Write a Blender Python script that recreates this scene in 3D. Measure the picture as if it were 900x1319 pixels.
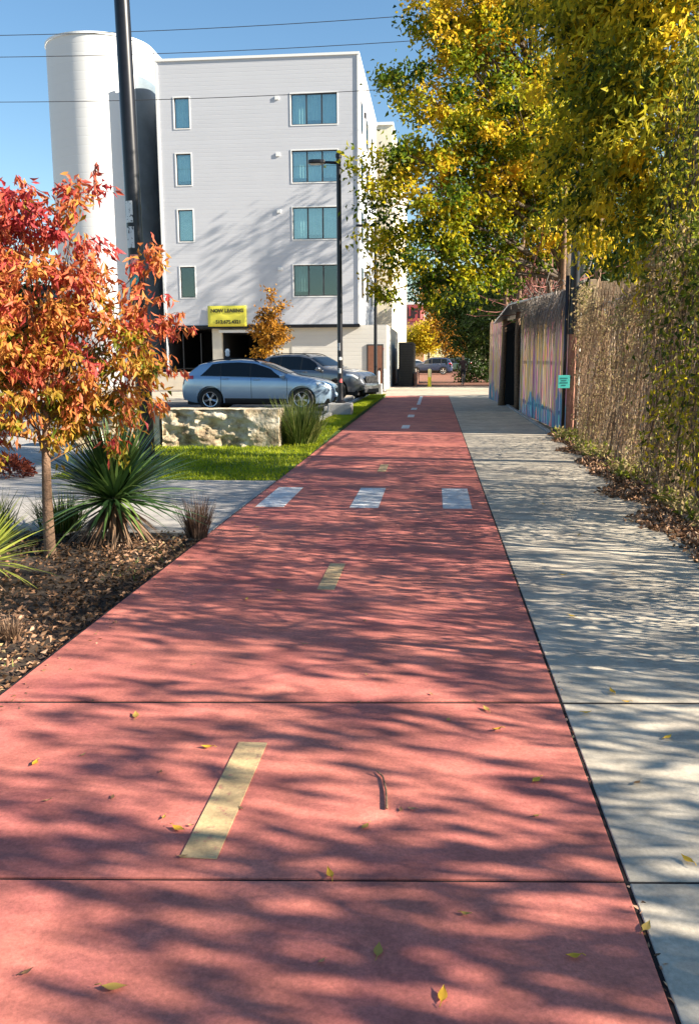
import bpy, bmesh, math, random
import numpy as np
from mathutils import Vector, Matrix, Euler
random.seed(7); rng = np.random.default_rng(11)
R = math.radians
for o in list(bpy.data.objects): bpy.data.objects.remove(o)
S = bpy.context.scene
COL = S.collection

# ------------------------------------------------------------ camera, sky, sun
F = 1150.0
PITCH = math.atan(197/F); YAW = math.atan(110*math.cos(PITCH)/F); ROLL = .006
cam_d = bpy.data.cameras.new('camera'); cam = bpy.data.objects.new('camera', cam_d); COL.objects.link(cam)
cam_d.sensor_fit = 'HORIZONTAL'; cam_d.sensor_width = 36; cam_d.lens = F/900*36
cam_d.clip_start = .05; cam_d.clip_end = 2000
EYE = Vector((0, 0, 1.58))
cam.location = EYE; cam.rotation_euler = (math.pi/2-PITCH, ROLL, YAW)
S.camera = cam
SUN_EL = 27.0
SUN_DIR = Vector((.98, -.19, 0)).normalized()*math.cos(R(SUN_EL)); SUN_DIR.z = math.sin(R(SUN_EL))
w = bpy.data.worlds.new('World'); S.world = w; w.use_nodes = True
nt = w.node_tree; sky = nt.nodes.new('ShaderNodeTexSky'); sky.sky_type = 'NISHITA'; sky.sun_disc = False
sky.sun_elevation = R(SUN_EL); sky.sun_rotation = math.atan2(SUN_DIR.x, SUN_DIR.y)
sky.air_density = 1.1; sky.dust_density = 0.1; sky.ozone_density = 2.2; sky.altitude = 0
bg = nt.nodes['Background']; bg.inputs[1].default_value = .06
hs = nt.nodes.new('ShaderNodeHueSaturation'); hs.inputs['Saturation'].default_value = 1.15; hs.inputs['Hue'].default_value = .498
nt.links.new(sky.outputs[0], hs.inputs['Color']); nt.links.new(hs.outputs[0], bg.inputs[0])
sl = bpy.data.lights.new('sun', 'SUN'); sl.energy = 5.0; sl.angle = R(.5); sl.color = (1, .90, .74)
so = bpy.data.objects.new('sun', sl); COL.objects.link(so)
so.rotation_euler = SUN_DIR.to_track_quat('Z', 'Y').to_euler()
vs = S.view_settings; vs.view_transform = 'Standard'; vs.look = 'None'; vs.gamma = 1; vs.exposure = 1.64; vs.use_curve_mapping = False
S.render.engine = 'CYCLES'
S.cycles.max_bounces = 8; S.cycles.transparent_max_bounces = 12; S.cycles.transmission_bounces = 5

CM = cam.rotation_euler.to_matrix()
def ray(x, y): return CM @ Vector(((x-450)/F, (659.5-y)/F, -1))
def G(x, y, z=0.0):                      # ground point under a picture point
    d = ray(x, y); return EYE + d*((z-EYE.z)/d.z)
def P(x, y, Y):                          # point at distance Y down the trail
    d = ray(x, y); return EYE + d*(Y/d.y)

# ------------------------------------------------------------ helpers
class MB:
    def __init__(s): s.v = []; s.f = []; s.uv = None
    def add(s, vs_, fs):
        n = len(s.v); s.v += [tuple(p) for p in vs_]; s.f += [tuple(i+n for i in f) for f in fs]; return s
    def box(s, a, b, M=None):
        x0, y0, z0 = a; x1, y1, z1 = b
        vs_ = [Vector(p) for p in ((x0,y0,z0),(x1,y0,z0),(x1,y1,z0),(x0,y1,z0),(x0,y0,z1),(x1,y0,z1),(x1,y1,z1),(x0,y1,z1))]
        if M is not None: vs_ = [M @ p for p in vs_]
        return s.add(vs_, [(3,2,1,0),(4,5,6,7),(0,1,5,4),(1,2,6,5),(2,3,7,6),(3,0,4,7)])
    def tube(s, pts, rad, n=8, cap=True):
        pts = [Vector(p) for p in pts]
        if not hasattr(rad, '__len__'): rad = [rad]*len(pts)
        rings = []; up = None
        for i, p in enumerate(pts):
            t = (pts[min(i+1, len(pts)-1)] - pts[max(i-1, 0)])
            t = t.normalized() if t.length > 1e-9 else Vector((0,0,1))
            if up is None: up = t.orthogonal().normalized()
            up = (up - t*up.dot(t)); up = up.normalized() if up.length > 1e-6 else t.orthogonal().normalized()
            b = t.cross(up)
            rings.append([p + (up*math.cos(2*math.pi*k/n) + b*math.sin(2*math.pi*k/n))*rad[i] for k in range(n)])
        vs_ = [q for r_ in rings for q in r_]; fs = []
        for i in range(len(pts)-1):
            for k in range(n):
                a = i*n+k; b2 = i*n+(k+1) % n; fs.append((a, b2, b2+n, a+n))
        if cap: fs.append(tuple(range(n-1, -1, -1))); fs.append(tuple((len(pts)-1)*n+k for k in range(n)))
        return s.add(vs_, fs)
    def lathe(s, prof, n=24, M=None, cap=True):     # (r, z) pairs round z
        vs_ = []; fs = []
        for r_, z in prof:
            for k in range(n): vs_.append(Vector((r_*math.cos(2*math.pi*k/n), r_*math.sin(2*math.pi*k/n), z)))
        for i in range(len(prof)-1):
            for k in range(n):
                a = i*n+k; b = i*n+(k+1) % n; fs.append((a, b, b+n, a+n))
        if cap: fs.append(tuple(range(n-1,-1,-1))); fs.append(tuple((len(prof)-1)*n+k for k in range(n)))
        if M is not None: vs_ = [M @ p for p in vs_]
        return s.add(vs_, fs)
    def prism(s, poly, a, b, M=None):               # poly in xy, from z=a to z=b
        n = len(poly)
        vs_ = [Vector((x, y, a)) for x, y in poly] + [Vector((x, y, b)) for x, y in poly]
        if M is not None: vs_ = [M @ p for p in vs_]
        return s.add(vs_, [tuple(range(n-1,-1,-1)), tuple(range(n, 2*n))] + [(i, (i+1) % n, (i+1) % n+n, i+n) for i in range(n)])
    def grid(s, rows):                              # list of rows of points
        n = len(rows[0]); vs_ = [p for r_ in rows for p in r_]
        return s.add(vs_, [(i*n+k, i*n+k+1, (i+1)*n+k+1, (i+1)*n+k) for i in range(len(rows)-1) for k in range(n-1)])
    def build(s, name, mat, parent=None, smooth=False, bevel=0, kind=None):
        me = bpy.data.meshes.new(name); me.from_pydata(s.v, [], s.f); me.materials.append(mat)
        bm = bmesh.new(); bm.from_mesh(me); bmesh.ops.recalc_face_normals(bm, faces=bm.faces)
        bm.to_mesh(me); bm.free()
        if smooth: me.shade_smooth()
        o = bpy.data.objects.new(name, me); COL.objects.link(o)
        if parent is not None: o.parent = parent
        if smooth == 2: me.set_sharp_from_angle(angle=R(38))
        if bevel:
            m = o.modifiers.new('bevel', 'BEVEL'); m.width = bevel; m.segments = 2; m.limit_method = 'ANGLE'
        if kind: o['kind'] = kind
        return o

def tag(o, label=None, cat=None, group=None, kind=None):
    if label: o['label'] = label
    if cat: o['category'] = cat
    if group: o['group'] = group
    if kind: o['kind'] = kind
    return o
def thing(name, label, cat, loc=(0,0,0), rz=0, group=None):
    o = bpy.data.objects.new(name, None); COL.objects.link(o); o.location = loc; o.rotation_euler.z = rz
    o.empty_display_size = .2
    return tag(o, label, cat, group)
def children(o): return [c for c in COL.objects if c.parent == o]
def copy_tree(o, parent=None):
    c = o.copy(); COL.objects.link(c)
    if parent is not None: c.parent = parent
    for ch in children(o): copy_tree(ch, c)
    return c

def polymesh(name, V, k, mat, parent=None, tint=None, kind=None, nface=None, smooth=False, faces=None):
    """V (n,3) floats; consecutive groups, faces index array (m,k)"""
    me = bpy.data.meshes.new(name); V = np.asarray(V, np.float32)
    me.vertices.add(len(V)); me.vertices.foreach_set('co', V.ravel())
    m = len(faces); me.loops.add(m*k); me.loops.foreach_set('vertex_index', np.asarray(faces, np.int32).ravel())
    me.polygons.add(m); me.polygons.foreach_set('loop_start', np.arange(0, m*k, k, dtype=np.int32))
    if tint is not None:
        a = me.attributes.new('tint', 'FLOAT', 'POINT'); a.data.foreach_set('value', np.asarray(tint, np.float32))
    me.update(calc_edges=True); me.materials.append(mat)
    if smooth: me.shade_smooth()
    o = bpy.data.objects.new(name, me); COL.objects.link(o)
    if parent is not None: o.parent = parent
    if kind: o['kind'] = kind
    return o
def unit(a): return a/np.maximum(np.linalg.norm(a, axis=1, keepdims=True), 1e-9)
def leaves(name, C, D, L, Wd, mat, parent=None, tint=None, fold=.35, kind=None, origin=(0,0,0)):
    """leaf blades: base C, direction D, length L, width Wd; two tris folded along the midrib"""
    n = len(C); D = unit(D); r = unit(rng.normal(size=(n,3))); side = unit(np.cross(D, r)); nor = np.cross(side, D)
    L = np.broadcast_to(L, (n,))[:,None]; Wd = np.broadcast_to(Wd, (n,))[:,None]
    mid = C + D*L*.45
    V = np.stack([C, mid + side*Wd*.5 + nor*Wd*fold, C + D*L - nor*L*.12, mid - side*Wd*.5 + nor*Wd*fold, mid], 1) - np.asarray(origin)
    b = (np.arange(n)*5)[:,None]
    Fc = np.concatenate([b+np.array([[0,1,4]]), b+np.array([[4,1,2]]), b+np.array([[0,4,3]]), b+np.array([[4,2,3]])], 0)
    t = np.repeat(tint if tint is not None else rng.random(n), 5)
    return polymesh(name, V.reshape(-1,3), 3, mat, parent, t, kind, faces=Fc)
def blades(name, B, D, L, Wd, droop, mat, parent=None, tint=None, seg=4, kind=None, origin=(0,0,0)):
    n = len(B); D = unit(D); L = np.broadcast_to(L, (n,)); Wd = np.broadcast_to(Wd, (n,)); droop = np.broadcast_to(droop, (n,))
    side = unit(np.cross(D, np.array([[0,0,1.]])+rng.normal(size=(n,3))*.15)); rows = []
    for i in range(seg+1):
        t = i/seg; c = B + D*(L*t)[:,None]; c[:,2] -= droop*L*t*t
        wdt = Wd*(1-t**1.6)*.5 + .0006
        rows.append(c + side*wdt[:,None]); rows.append(c - side*wdt[:,None])
    V = np.stack(rows, 1) - np.asarray(origin); b = (np.arange(n)*(2*seg+2))[:,None]
    Fc = np.concatenate([b+np.array([[2*i, 2*i+1, 2*i+3, 2*i+2]]) for i in range(seg)], 0)
    t = np.repeat(tint if tint is not None else rng.random(n), 2*seg+2)
    return polymesh(name, V.reshape(-1,3), 4, mat, parent, t, kind, faces=Fc)

# ------------------------------------------------------------ materials
def newmat(name):
    m = bpy.data.materials.new(name); m.use_nodes = True; n = m.node_tree.nodes; return m, n, m.node_tree.links, n['Principled BSDF']
def mat(name, col, rough=.6, metal=0, spec=.5, coat=0, var=0, vscale=6, bump=0, bscale=40, emit=None):
    m, n, l, b = newmat(name)
    b.inputs['Base Color'].default_value = (*col, 1); b.inputs['Roughness'].default_value = rough
    b.inputs['Metallic'].default_value = metal; b.inputs['Specular IOR Level'].default_value = spec; b.inputs['Coat Weight'].default_value = coat
    if coat: b.inputs['Coat Roughness'].default_value = .04
    tc = n.new('ShaderNodeTexCoord')
    if var:
        nz = n.new('ShaderNodeTexNoise'); nz.inputs['Scale'].default_value = vscale; nz.inputs['Detail'].default_value = 8; nz.inputs['Roughness'].default_value = .65
        l.new(tc.outputs['Object'], nz.inputs['Vector'])
        mp = n.new('ShaderNodeMapRange'); mp.inputs[1].default_value = .3; mp.inputs[2].default_value = .7; mp.inputs[3].default_value = 1-var; mp.inputs[4].default_value = 1+var
        l.new(nz.outputs[0], mp.inputs[0])
        mx = n.new('ShaderNodeMix'); mx.data_type = 'RGBA'; mx.blend_type = 'MULTIPLY'; mx.inputs[0].default_value = 1; mx.inputs[6].default_value = (*col, 1)
        l.new(mp.outputs[0], mx.inputs[7]); l.new(mx.outputs[2], b.inputs['Base Color'])
    if bump:
        nb = n.new('ShaderNodeTexNoise'); nb.inputs['Scale'].default_value = bscale; nb.inputs['Detail'].default_value = 6
        l.new(tc.outputs['Object'], nb.inputs['Vector'])
        bp = n.new('ShaderNodeBump'); bp.inputs['Strength'].default_value = bump; bp.inputs['Distance'].default_value = .02
        l.new(nb.outputs[0], bp.inputs['Height']); l.new(bp.outputs[0], b.inputs['Normal'])
    return m
def ramp_node(n, stops):
    r = n.new('ShaderNodeValToRGB'); e = r.color_ramp.elements
    e[0].position = stops[0][0]; e[0].color = (*stops[0][1], 1); e[1].position = stops[-1][0]; e[1].color = (*stops[-1][1], 1)
    for p, c in stops[1:-1]: q = e.new(p); q.color = (*c, 1)
    return r
def leafmat(name, stops, trans=.35, rough=.5, spec=.25):
    m, n, l, b = newmat(name)
    at = n.new('ShaderNodeAttribute'); at.attribute_name = 'tint'; r = ramp_node(n, stops)
    l.new(at.outputs['Fac'], r.inputs[0]); l.new(r.outputs[0], b.inputs['Base Color'])
    b.inputs['Roughness'].default_value = rough; b.inputs['Specular IOR Level'].default_value = spec
    tr = n.new('ShaderNodeBsdfTranslucent'); l.new(r.outputs[0], tr.inputs[0])
    mx = n.new('ShaderNodeMixShader'); mx.inputs[0].default_value = trans
    l.new(b.outputs[0], mx.inputs[1]); l.new(tr.outputs[0], mx.inputs[2]); l.new(mx.outputs[0], n['Material Output'].inputs[0])
    return m
def concrete(name, col, stain, rough=.85, speck=.25, bump=.25):
    """worn concrete: broad stains, fine aggregate speckle, hairline dirt, bump"""
    m, n, l, b = newmat(name); tc = n.new('ShaderNodeTexCoord')
    def noise(sc, det=8, ro=.6):
        q = n.new('ShaderNodeTexNoise'); q.inputs['Scale'].default_value = sc; q.inputs['Detail'].default_value = det; q.inputs['Roughness'].default_value = ro
        l.new(tc.outputs['Object'], q.inputs['Vector']); return q
    a = noise(.9, 10, .7); c = noise(60, 4, .8); d = noise(7, 9, .7)
    mp = n.new('ShaderNodeMapRange'); mp.inputs[1].default_value = .42; mp.inputs[2].default_value = .72; l.new(a.outputs[0], mp.inputs[0])
    mx = n.new('ShaderNodeMix'); mx.data_type = 'RGBA'; mx.inputs[6].default_value = (*col, 1); mx.inputs[7].default_value = (*stain, 1); l.new(mp.outputs[0], mx.inputs[0])
    def mul(src, nz, lo, hi, f0=.3, f1=.7):
        r_ = n.new('ShaderNodeMapRange'); r_.inputs[1].default_value = f0; r_.inputs[2].default_value = f1; r_.inputs[3].default_value = lo; r_.inputs[4].default_value = hi
        l.new(nz.outputs[0], r_.inputs[0]); k = n.new('ShaderNodeMix'); k.data_type = 'RGBA'; k.blend_type = 'MULTIPLY'; k.inputs[0].default_value = 1
        l.new(src, k.inputs[6]); l.new(r_.outputs[0], k.inputs[7]); return k.outputs[2]
    o = mul(mx.outputs[2], c, 1-speck, 1+speck*.6); o = mul(o, d, .82, 1.12, .36, .64); o = mul(o, noise(2.3, 6, .6), .84, 1.08, .38, .62)
    l.new(o, b.inputs['Base Color']); b.inputs['Roughness'].default_value = rough; b.inputs['Specular IOR Level'].default_value = .3
    bp = n.new('ShaderNodeBump'); bp.inputs['Strength'].default_value = bump; bp.inputs['Distance'].default_value = .006
    l.new(c.outputs[0], bp.inputs['Height']); l.new(bp.outputs[0], b.inputs['Normal'])
    return m

M = {}
M['redcon'] = concrete('red_concrete', (.66,.215,.160), (.42,.115,.110), speck=.30)
M['sidewalk'] = concrete('pale_concrete', (.56,.49,.39), (.36,.31,.26), speck=.2)
M['plaza'] = concrete('plaza_concrete', (.42,.39,.36), (.32,.30,.28), speck=.18)
M['street'] = concrete('sandy_street', (.52,.44,.34), (.42,.35,.27), speck=.15)
M['kerb'] = concrete('kerb_concrete', (.42,.41,.40), (.30,.29,.28))
M['asphalt'] = concrete('asphalt', (.06,.062,.07), (.045,.047,.052), speck=.4)
M['dirt'] = mat('dark_soil', (.045,.03,.02), .95, var=.5, vscale=9, bump=.8, bscale=30)
M['turf'] = mat('turf_soil', (.06,.11,.015), .95, var=.3, vscale=4, bump=.5)
def paint(name, col):
    m = concrete(name, col, tuple(c*.8 for c in col), speck=.25, rough=.7); n = m.node_tree.nodes; l = m.node_tree.links
    b = n['Principled BSDF']; nz = n.new('ShaderNodeTexNoise'); nz.inputs['Scale'].default_value = 24; nz.inputs['Detail'].default_value = 8; nz.inputs['Roughness'].default_value = .75
    tc = n.new('ShaderNodeTexCoord'); l.new(tc.outputs['Object'], nz.inputs['Vector'])
    mp = n.new('ShaderNodeMapRange'); mp.inputs[1].default_value = .55; mp.inputs[2].default_value = .66; l.new(nz.outputs[0], mp.inputs[0])
    src = b.inputs['Base Color'].links[0].from_socket
    mx = n.new('ShaderNodeMix'); mx.data_type = 'RGBA'; l.new(mp.outputs[0], mx.inputs[0]); l.new(src, mx.inputs[6]); mx.inputs[7].default_value = (.42,.17,.13,1)
    l.new(mx.outputs[2], b.inputs['Base Color']); return m
M['white_paint'] = paint('white_paint', (.74,.74,.74))
M['yellow_paint'] = paint('yellow_paint', (.66,.46,.24))

# ------------------------------------------------------------ ground and paving
PL, PR = -2.06, .60                     # red trail edges
SR = 2.42                               # sidewalk far edge
MB().box((-500,-200,-.5), (500,900,-.12)).build('ground', mat('earth', (.16,.12,.07), .95, var=.3, vscale=.5), kind='structure')
SK = .076
def slabs(name, m, x0, x1, joints, z=0, gap=.014, ht=.1, tilt=0):
    b = MB()
    for a, c in zip(joints[:-1], joints[1:]):
        ga = gap*(1.9 if abs(a-4.02)<.05 else 1); gc = gap*(1.9 if abs(c-4.02)<.05 else 1); k0, k1 = (x0-PR)*SK, (x1-PR)*SK; e0 = 0 if a == joints[0] else 1; e1 = 0 if c == joints[-1] else 1; b.prism([(x0,a+ga/2+k0*e0),(x1,a+ga/2+k1*e0),(x1,c-gc/2+k1*e1),(x0,c-gc/2+k0*e1)], z-ht, z)
    return b.build(name, m, kind='structure', bevel=.0035)
J = [-4, -.4, 1.1, 2.57, 4.02, 7.85, 11.6, 15.4, 19.2, 23, 27, 31, 35, 39.0]
red = slabs('red_path', M['redcon'], PL, PR-.007, J, gap=.017)
walk = slabs('sidewalk', M['sidewalk'], PR+.008, SR, [-4,-.4,1.1,2.57,4.02,5.8,7.8,9.8,11.6,13.5,15.4,17.3,19.2,23,27,31,35,39.0], z=-.004)
MB().box((PL-.02,-4,-.115), (SR,39,-.008)).build('path_bedding', mat('joint_dirt', (.012,.008,.008), .95, var=.5, vscale=30), kind='structure')
# joint debris strip is the dark soil lower down in the gap; a cross street closes the trail
MB().box((-30,39.02,-.15), (30,46.9,-.004)).build('cross_street', M['street'], kind='structure')
MB().box((-2.5,51.5,-.15), (4.5,150,.0)).build('far_path', concrete('far_red_concrete_shaded', (.20,.085,.055), (.14,.06,.045)), kind='structure')  # shade over the far trail is put into this darker red
MB().box((-30,46.9,-.15), (30,51.5,.01)).build('far_sidewalk', M['street'], kind='structure')
MB().box((-60,88,-.15), (-2.6,150,-.02)).build('far_street', M['asphalt'], kind='structure')
# crossing walk on the left and plaza
slabs('crossing_path', M['plaza'], -9, PL-.015, [7.95, 9.8, 11.6], z=-.002)
MB().box((-9,11.62,-.1), (-5.35,20,-.004)).build('plaza', M['plaza'], kind='structure')
MB().box((-60,-20,-.14), (-9.02,40,-.03)).build('side_street', M['asphalt'], kind='structure')
# planting bed
bed = MB(); nx, ny = 60, 70; rows = []
for j in range(ny+1):
    y = -3 + j/ny*10.93; r_ = []
    for i in range(nx+1):
        x = -9 + i/nx*(9+PL-.03); e = min(1, (PL-.03-x)/.5, (7.95-y)/.5+.15)
        r_.append((x, y, -.06 + .05*max(0,e) + .02*math.sin(x*3.1+y*2.3)*math.sin(y*1.7)))
    rows.append(r_)
bed.grid(rows).build('planting_bed', M['dirt'], smooth=True, kind='structure')
# verge on the right
b = MB(); rows = []
for j in range(61):
    y = -4 + j/60*42.9; rows.append([(x, y, -.05+.04*min(1,(x-SR)/.6)+.015*math.sin(x*5+y*3)) for x in (SR+.01, 2.6, 2.8, 3.1, 3.6, 4.4, 6, 9, 14, 25)])
b.grid(rows).build('yard_soil', mat('yard_earth', (.17,.13,.075), .95, var=.45, vscale=3, bump=.6), kind='structure')
# lawn, rising to the parking lot kerb
def lawn_z(y): return -.015 + .10*np.clip((y-13)/7, 0, 1)
b = MB(); rows = []
for j in range(57):
    y = 11.62 + j*.48; xl = -5.33 if y < 20.6 else -2.72
    rows.append([(xl + (PL-.02-xl)*i/8, y, float(lawn_z(y))*(1 if i < 8 else .1)-.008) for i in range(9)])
b.grid(rows).build('lawn', M['turf'], smooth=True, kind='structure')
# parking lot and apron
MB().box((-40,20.9,-.12), (-2.86,31.5,.10)).build('parking_lot', M['asphalt'], kind='structure')
MB().box((-40,31.5,-.12), (-2.86,46.95,.10)).build('apron', M['street'], kind='structure')
b = MB(); b.box((-40,20.72,-.1), (-2.74,20.9,.17)); b.box((-2.86,20.9,-.1), (-2.74,39,.17)); b.build('kerb', M['kerb'], bevel=.015, kind='structure')

# painted marks (each its own sheet on the trail)
def sheet(name, x0, x1, y0, y1, m, label, cat, group, skew=0):
    o = MB().box((x0,y0,.001), (x1,y1,.004)).build(name, m); return tag(o, label, cat, group)
for (y0, y1), lb in zip([(2.58,3.46),(5.98,6.78),(12.6,13.45)], ['nearest pale yellow centre dash on the red trail, largest in the photo','faded yellow centre dash between the near dash and the white crossing blocks','thin yellow centre dash just beyond the white crossing blocks']):
    sheet('centre_dash', -.80, -.68, y0, y1, M['yellow_paint'], lb, 'road marking', 'yellow dashes down the centre of the trail')
for x0, lb in zip((-1.93,-.90,.10), ('left white crossing block near the lawn corner','middle white crossing block with dark scuffs','right white crossing block beside the pale sidewalk')):
    sheet('crossing_block', x0, x0+.31, 9.45, 10.95, M['white_paint'], lb+' on the red trail', 'road marking', 'white crossing blocks across the trail')
for (x, y0, y1), lb in zip([(-.68,20.6,21.6),(-.66,24.6,25.7),(-.66,28.2,29.4)], ['small white dash nearest the shadow edge on the far trail','middle small white dash on the shaded far trail','farthest small white dash on the shaded trail before the long line']):
    sheet('white_dash', x-.08, x+.10, y0, y1, M['white_paint'], lb, 'road marking', 'short white dashes on the shaded trail')
sheet('white_centre_line', -.62, -.50, 31.5, 38.5, M['white_paint'], 'long white centre line where the shaded trail meets the cross street', 'road marking', None)

# ------------------------------------------------------------ main building
def cladding(name, col, pitch=.2, axis='Z', depth=.012, var=.05):
    m, n, l, b = newmat(name); tc = n.new('ShaderNodeTexCoord'); sp = n.new('ShaderNodeSeparateXYZ'); l.new(tc.outputs['Object'], sp.inputs[0])
    mt = n.new('ShaderNodeMath'); mt.operation = 'MULTIPLY'; mt.inputs[1].default_value = 1/pitch; l.new(sp.outputs[axis], mt.inputs[0])
    fr = n.new('ShaderNodeMath'); fr.operation = 'FRACT'; l.new(mt.outputs[0], fr.inputs[0])
    cr = ramp_node(n, [(0,(1,1,1)),(.86,(1,1,1)),(.93,(0,0,0)),(1,(1,1,1))]); l.new(fr.outputs[0], cr.inputs[0])
    bp = n.new('ShaderNodeBump'); bp.inputs['Distance'].default_value = depth; bp.inputs['Strength'].default_value = .6; l.new(cr.outputs[0], bp.inputs['Height']); l.new(bp.outputs[0], b.inputs['Normal'])
    nz = n.new('ShaderNodeTexNoise'); nz.inputs['Scale'].default_value = .7; nz.inputs['Detail'].default_value = 8; l.new(tc.outputs['Object'], nz.inputs['Vector'])
    fl = n.new('ShaderNodeMath'); fl.operation = 'FLOOR'; l.new(mt.outputs[0], fl.inputs[0])
    wn = n.new('ShaderNodeTexWhiteNoise'); wn.noise_dimensions = '1D'; l.new(fl.outputs[0], wn.inputs['W'])
    ad = n.new('ShaderNodeMath'); ad.operation = 'ADD'; l.new(nz.outputs[0], ad.inputs[0])
    m2 = n.new('ShaderNodeMath'); m2.operation = 'MULTIPLY'; m2.inputs[1].default_value = .35; l.new(wn.outputs[0], m2.inputs[0]); l.new(m2.outputs[0], ad.inputs[1])
    mp = n.new('ShaderNodeMapRange'); mp.inputs[1].default_value = .3; mp.inputs[2].default_value = 1.1; mp.inputs[3].default_value = 1-var; mp.inputs[4].default_value = 1+var; l.new(ad.outputs[0], mp.inputs[0])
    mx = n.new('ShaderNodeMix'); mx.data_type = 'RGBA'; mx.blend_type = 'MULTIPLY'; mx.inputs[0].default_value = 1; mx.inputs[6].default_value = (*col,1); l.new(mp.outputs[0], mx.inputs[7]); l.new(mx.outputs[2], b.inputs['Base Color'])
    b.inputs['Roughness'].default_value = .55; b.inputs['Specular IOR Level'].default_value = .3
    return m
M['clad'] = cladding('white_cladding', (.54,.55,.59), .2, var=.03, depth=.006)
M['panel'] = cladding('tower_panels', (.70,.70,.70), .45, depth=.006, var=.03)
M['podium'] = cladding('podium_block', (.60,.58,.54), .22)
M['cream'] = cladding('cream_ribbed_wall', (.80,.72,.56), .5, 'Y', var=.06)
M['dark_metal'] = mat('dark_metal', (.018,.018,.022), .42, .6)
M['frame'] = mat('window_frame', (.05,.05,.055), .4, .3)
M['white_trim'] = mat('white_trim', (.8,.8,.79), .5)
M['dark'] = mat('dark_interior', (.012,.012,.014), .9)
M['curtain'] = mat('pale_curtain', (.75,.76,.74), .9, var=.15, vscale=3)
def glassmat(name, tint, t=.5):
    m, n, l, b = newmat(name); n.remove(b)
    gl = n.new('ShaderNodeBsdfGlossy'); gl.inputs['Roughness'].default_value = .02; gl.inputs[0].default_value = (.80,.90,.88,1)
    tr = n.new('ShaderNodeBsdfTransparent'); tr.inputs[0].default_value = (*tint,1)
    mx = n.new('ShaderNodeMixShader'); mx.inputs[0].default_value = t; l.new(tr.outputs[0], mx.inputs[1]); l.new(gl.outputs[0], mx.inputs[2]); l.new(mx.outputs[0], n['Material Output'].inputs[0])
    return m
M['glass'] = glassmat('window_glass', (.80,.93,.92), .30); M['glass_dark'] = glassmat('open_window_glass', (.6,.7,.7), .13)

FY = 47.0
def fx(px): return P(px, 300, FY).x
def fz(py): return P(330, py, FY).z
BX0, BX1, BZ0, BZ1 = -14.15, -3.92, 3.38, 16.4
ops = []                                              # window openings (x0,x1,z0,z1,panes,kind)
zr = [(14.33,12.68),(11.29,9.62),(8.28,6.62),(5.25,3.62+.0)]
zr = [(fz(122)-.0, fz(162)), (fz(195), fz(236)), (fz(268), fz(309)), (fz(342), fz(382))]
for k, (zt, zb) in enumerate(zr):
    ops.append((-13.28, -12.50, zb, zt, 1, k)); ops.append((-7.30, -4.98, zb, zt, 3, k))
bld = thing('apartment_building', 'white apartment block over a dark garage with a rounded tower at its left', 'building', (BX0, FY, 0))
def loc(b_): return b_
OB = Vector((BX0, FY, 0))
def shift(mb, o): mb.v = [(x-o[0], y-o[1], z-o[2]) for x, y, z in mb.v]; return mb
wall = MB()
xs = sorted({BX0, BX1, -13.28, -12.50, -7.30, -4.98}); zs = sorted({BZ0, BZ1} | {q for o in ops for q in o[2:4]})
for i in range(len(xs)-1):
    for j in range(len(zs)-1):
        cx, cz = (xs[i]+xs[i+1])/2, (zs[j]+zs[j+1])/2
        if any(o[0] < cx < o[1] and o[2] < cz < o[3] for o in ops): continue
        wall.add([(xs[i],FY,zs[j]),(xs[i+1],FY,zs[j]),(xs[i+1],FY,zs[j+1]),(xs[i],FY,zs[j+1])], [(0,1,2,3)])
for x0,x1,z0,z1,_,_ in ops:                            # reveals
    d = .16
    wall.add([(x0,FY,z0),(x0,FY+d,z0),(x0,FY+d,z1),(x0,FY,z1)],[(0,1,2,3)]); wall.add([(x1,FY,z0),(x1,FY+d,z0),(x1,FY+d,z1),(x1,FY,z1)],[(0,1,2,3)])
    wall.add([(x0,FY,z0),(x1,FY,z0),(x1,FY+d,z0),(x0,FY+d,z0)],[(0,1,2,3)]); wall.add([(x0,FY,z1),(x1,FY,z1),(x1,FY+d,z1),(x0,FY+d,z1)],[(0,1,2,3)])
BD = 14.0
wall.add([(BX1,FY,BZ0),(BX1,FY+BD,BZ0),(BX1,FY+BD,BZ1),(BX1,FY,BZ1)],[(0,1,2,3)])
wall.add([(BX0,FY,0),(BX0,FY+BD,0),(BX0,FY+BD,BZ1),(BX0,FY,BZ1)],[(0,1,2,3)])
wall.add([(BX0,FY+BD,BZ0),(BX1,FY+BD,BZ0),(BX1,FY+BD,BZ1),(BX0,FY+BD,BZ1)],[(0,1,2,3)])
wall.add([(BX0,FY,BZ1-.3),(BX1,FY,BZ1-.3),(BX1,FY+BD,BZ1-.3),(BX0,FY+BD,BZ1-.3)],[(0,1,2,3)])
wall.add([(BX0,FY,BZ0),(BX1,FY,BZ0),(BX1,FY+BD,BZ0),(BX0,FY+BD,BZ0)],[(0,1,2,3)])
def raw(mb, name, m, parent, o=OB, **k): return shift(mb, o).build(name, m, parent, **k)
raw(wall, 'wall', M['clad'], bld)
t = MB(); t.box((BX0-.05,FY-.06,BZ1), (BX1+.06,FY+.16,BZ1+.12)); t.box((BX1-.16,FY+.16,BZ1), (BX1+.06,FY+BD,BZ1+.12))
t.box((BX0-.05,FY-.05,BZ0),(BX0+.07,FY-.003,BZ1-.002)); t.box((BX1-.05,FY-.045,BZ0+.02),(BX1+.05,FY-.003,BZ1-.002))
raw(t, 'parapet_trim', M['white_trim'], bld)
raw(MB().box((BX0+.3,FY-.04,BZ0-.16), (BX1+.03,FY+.3,BZ0-.004)), 'soffit_edge', M['dark_metal'], bld)
rooms = MB()
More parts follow.
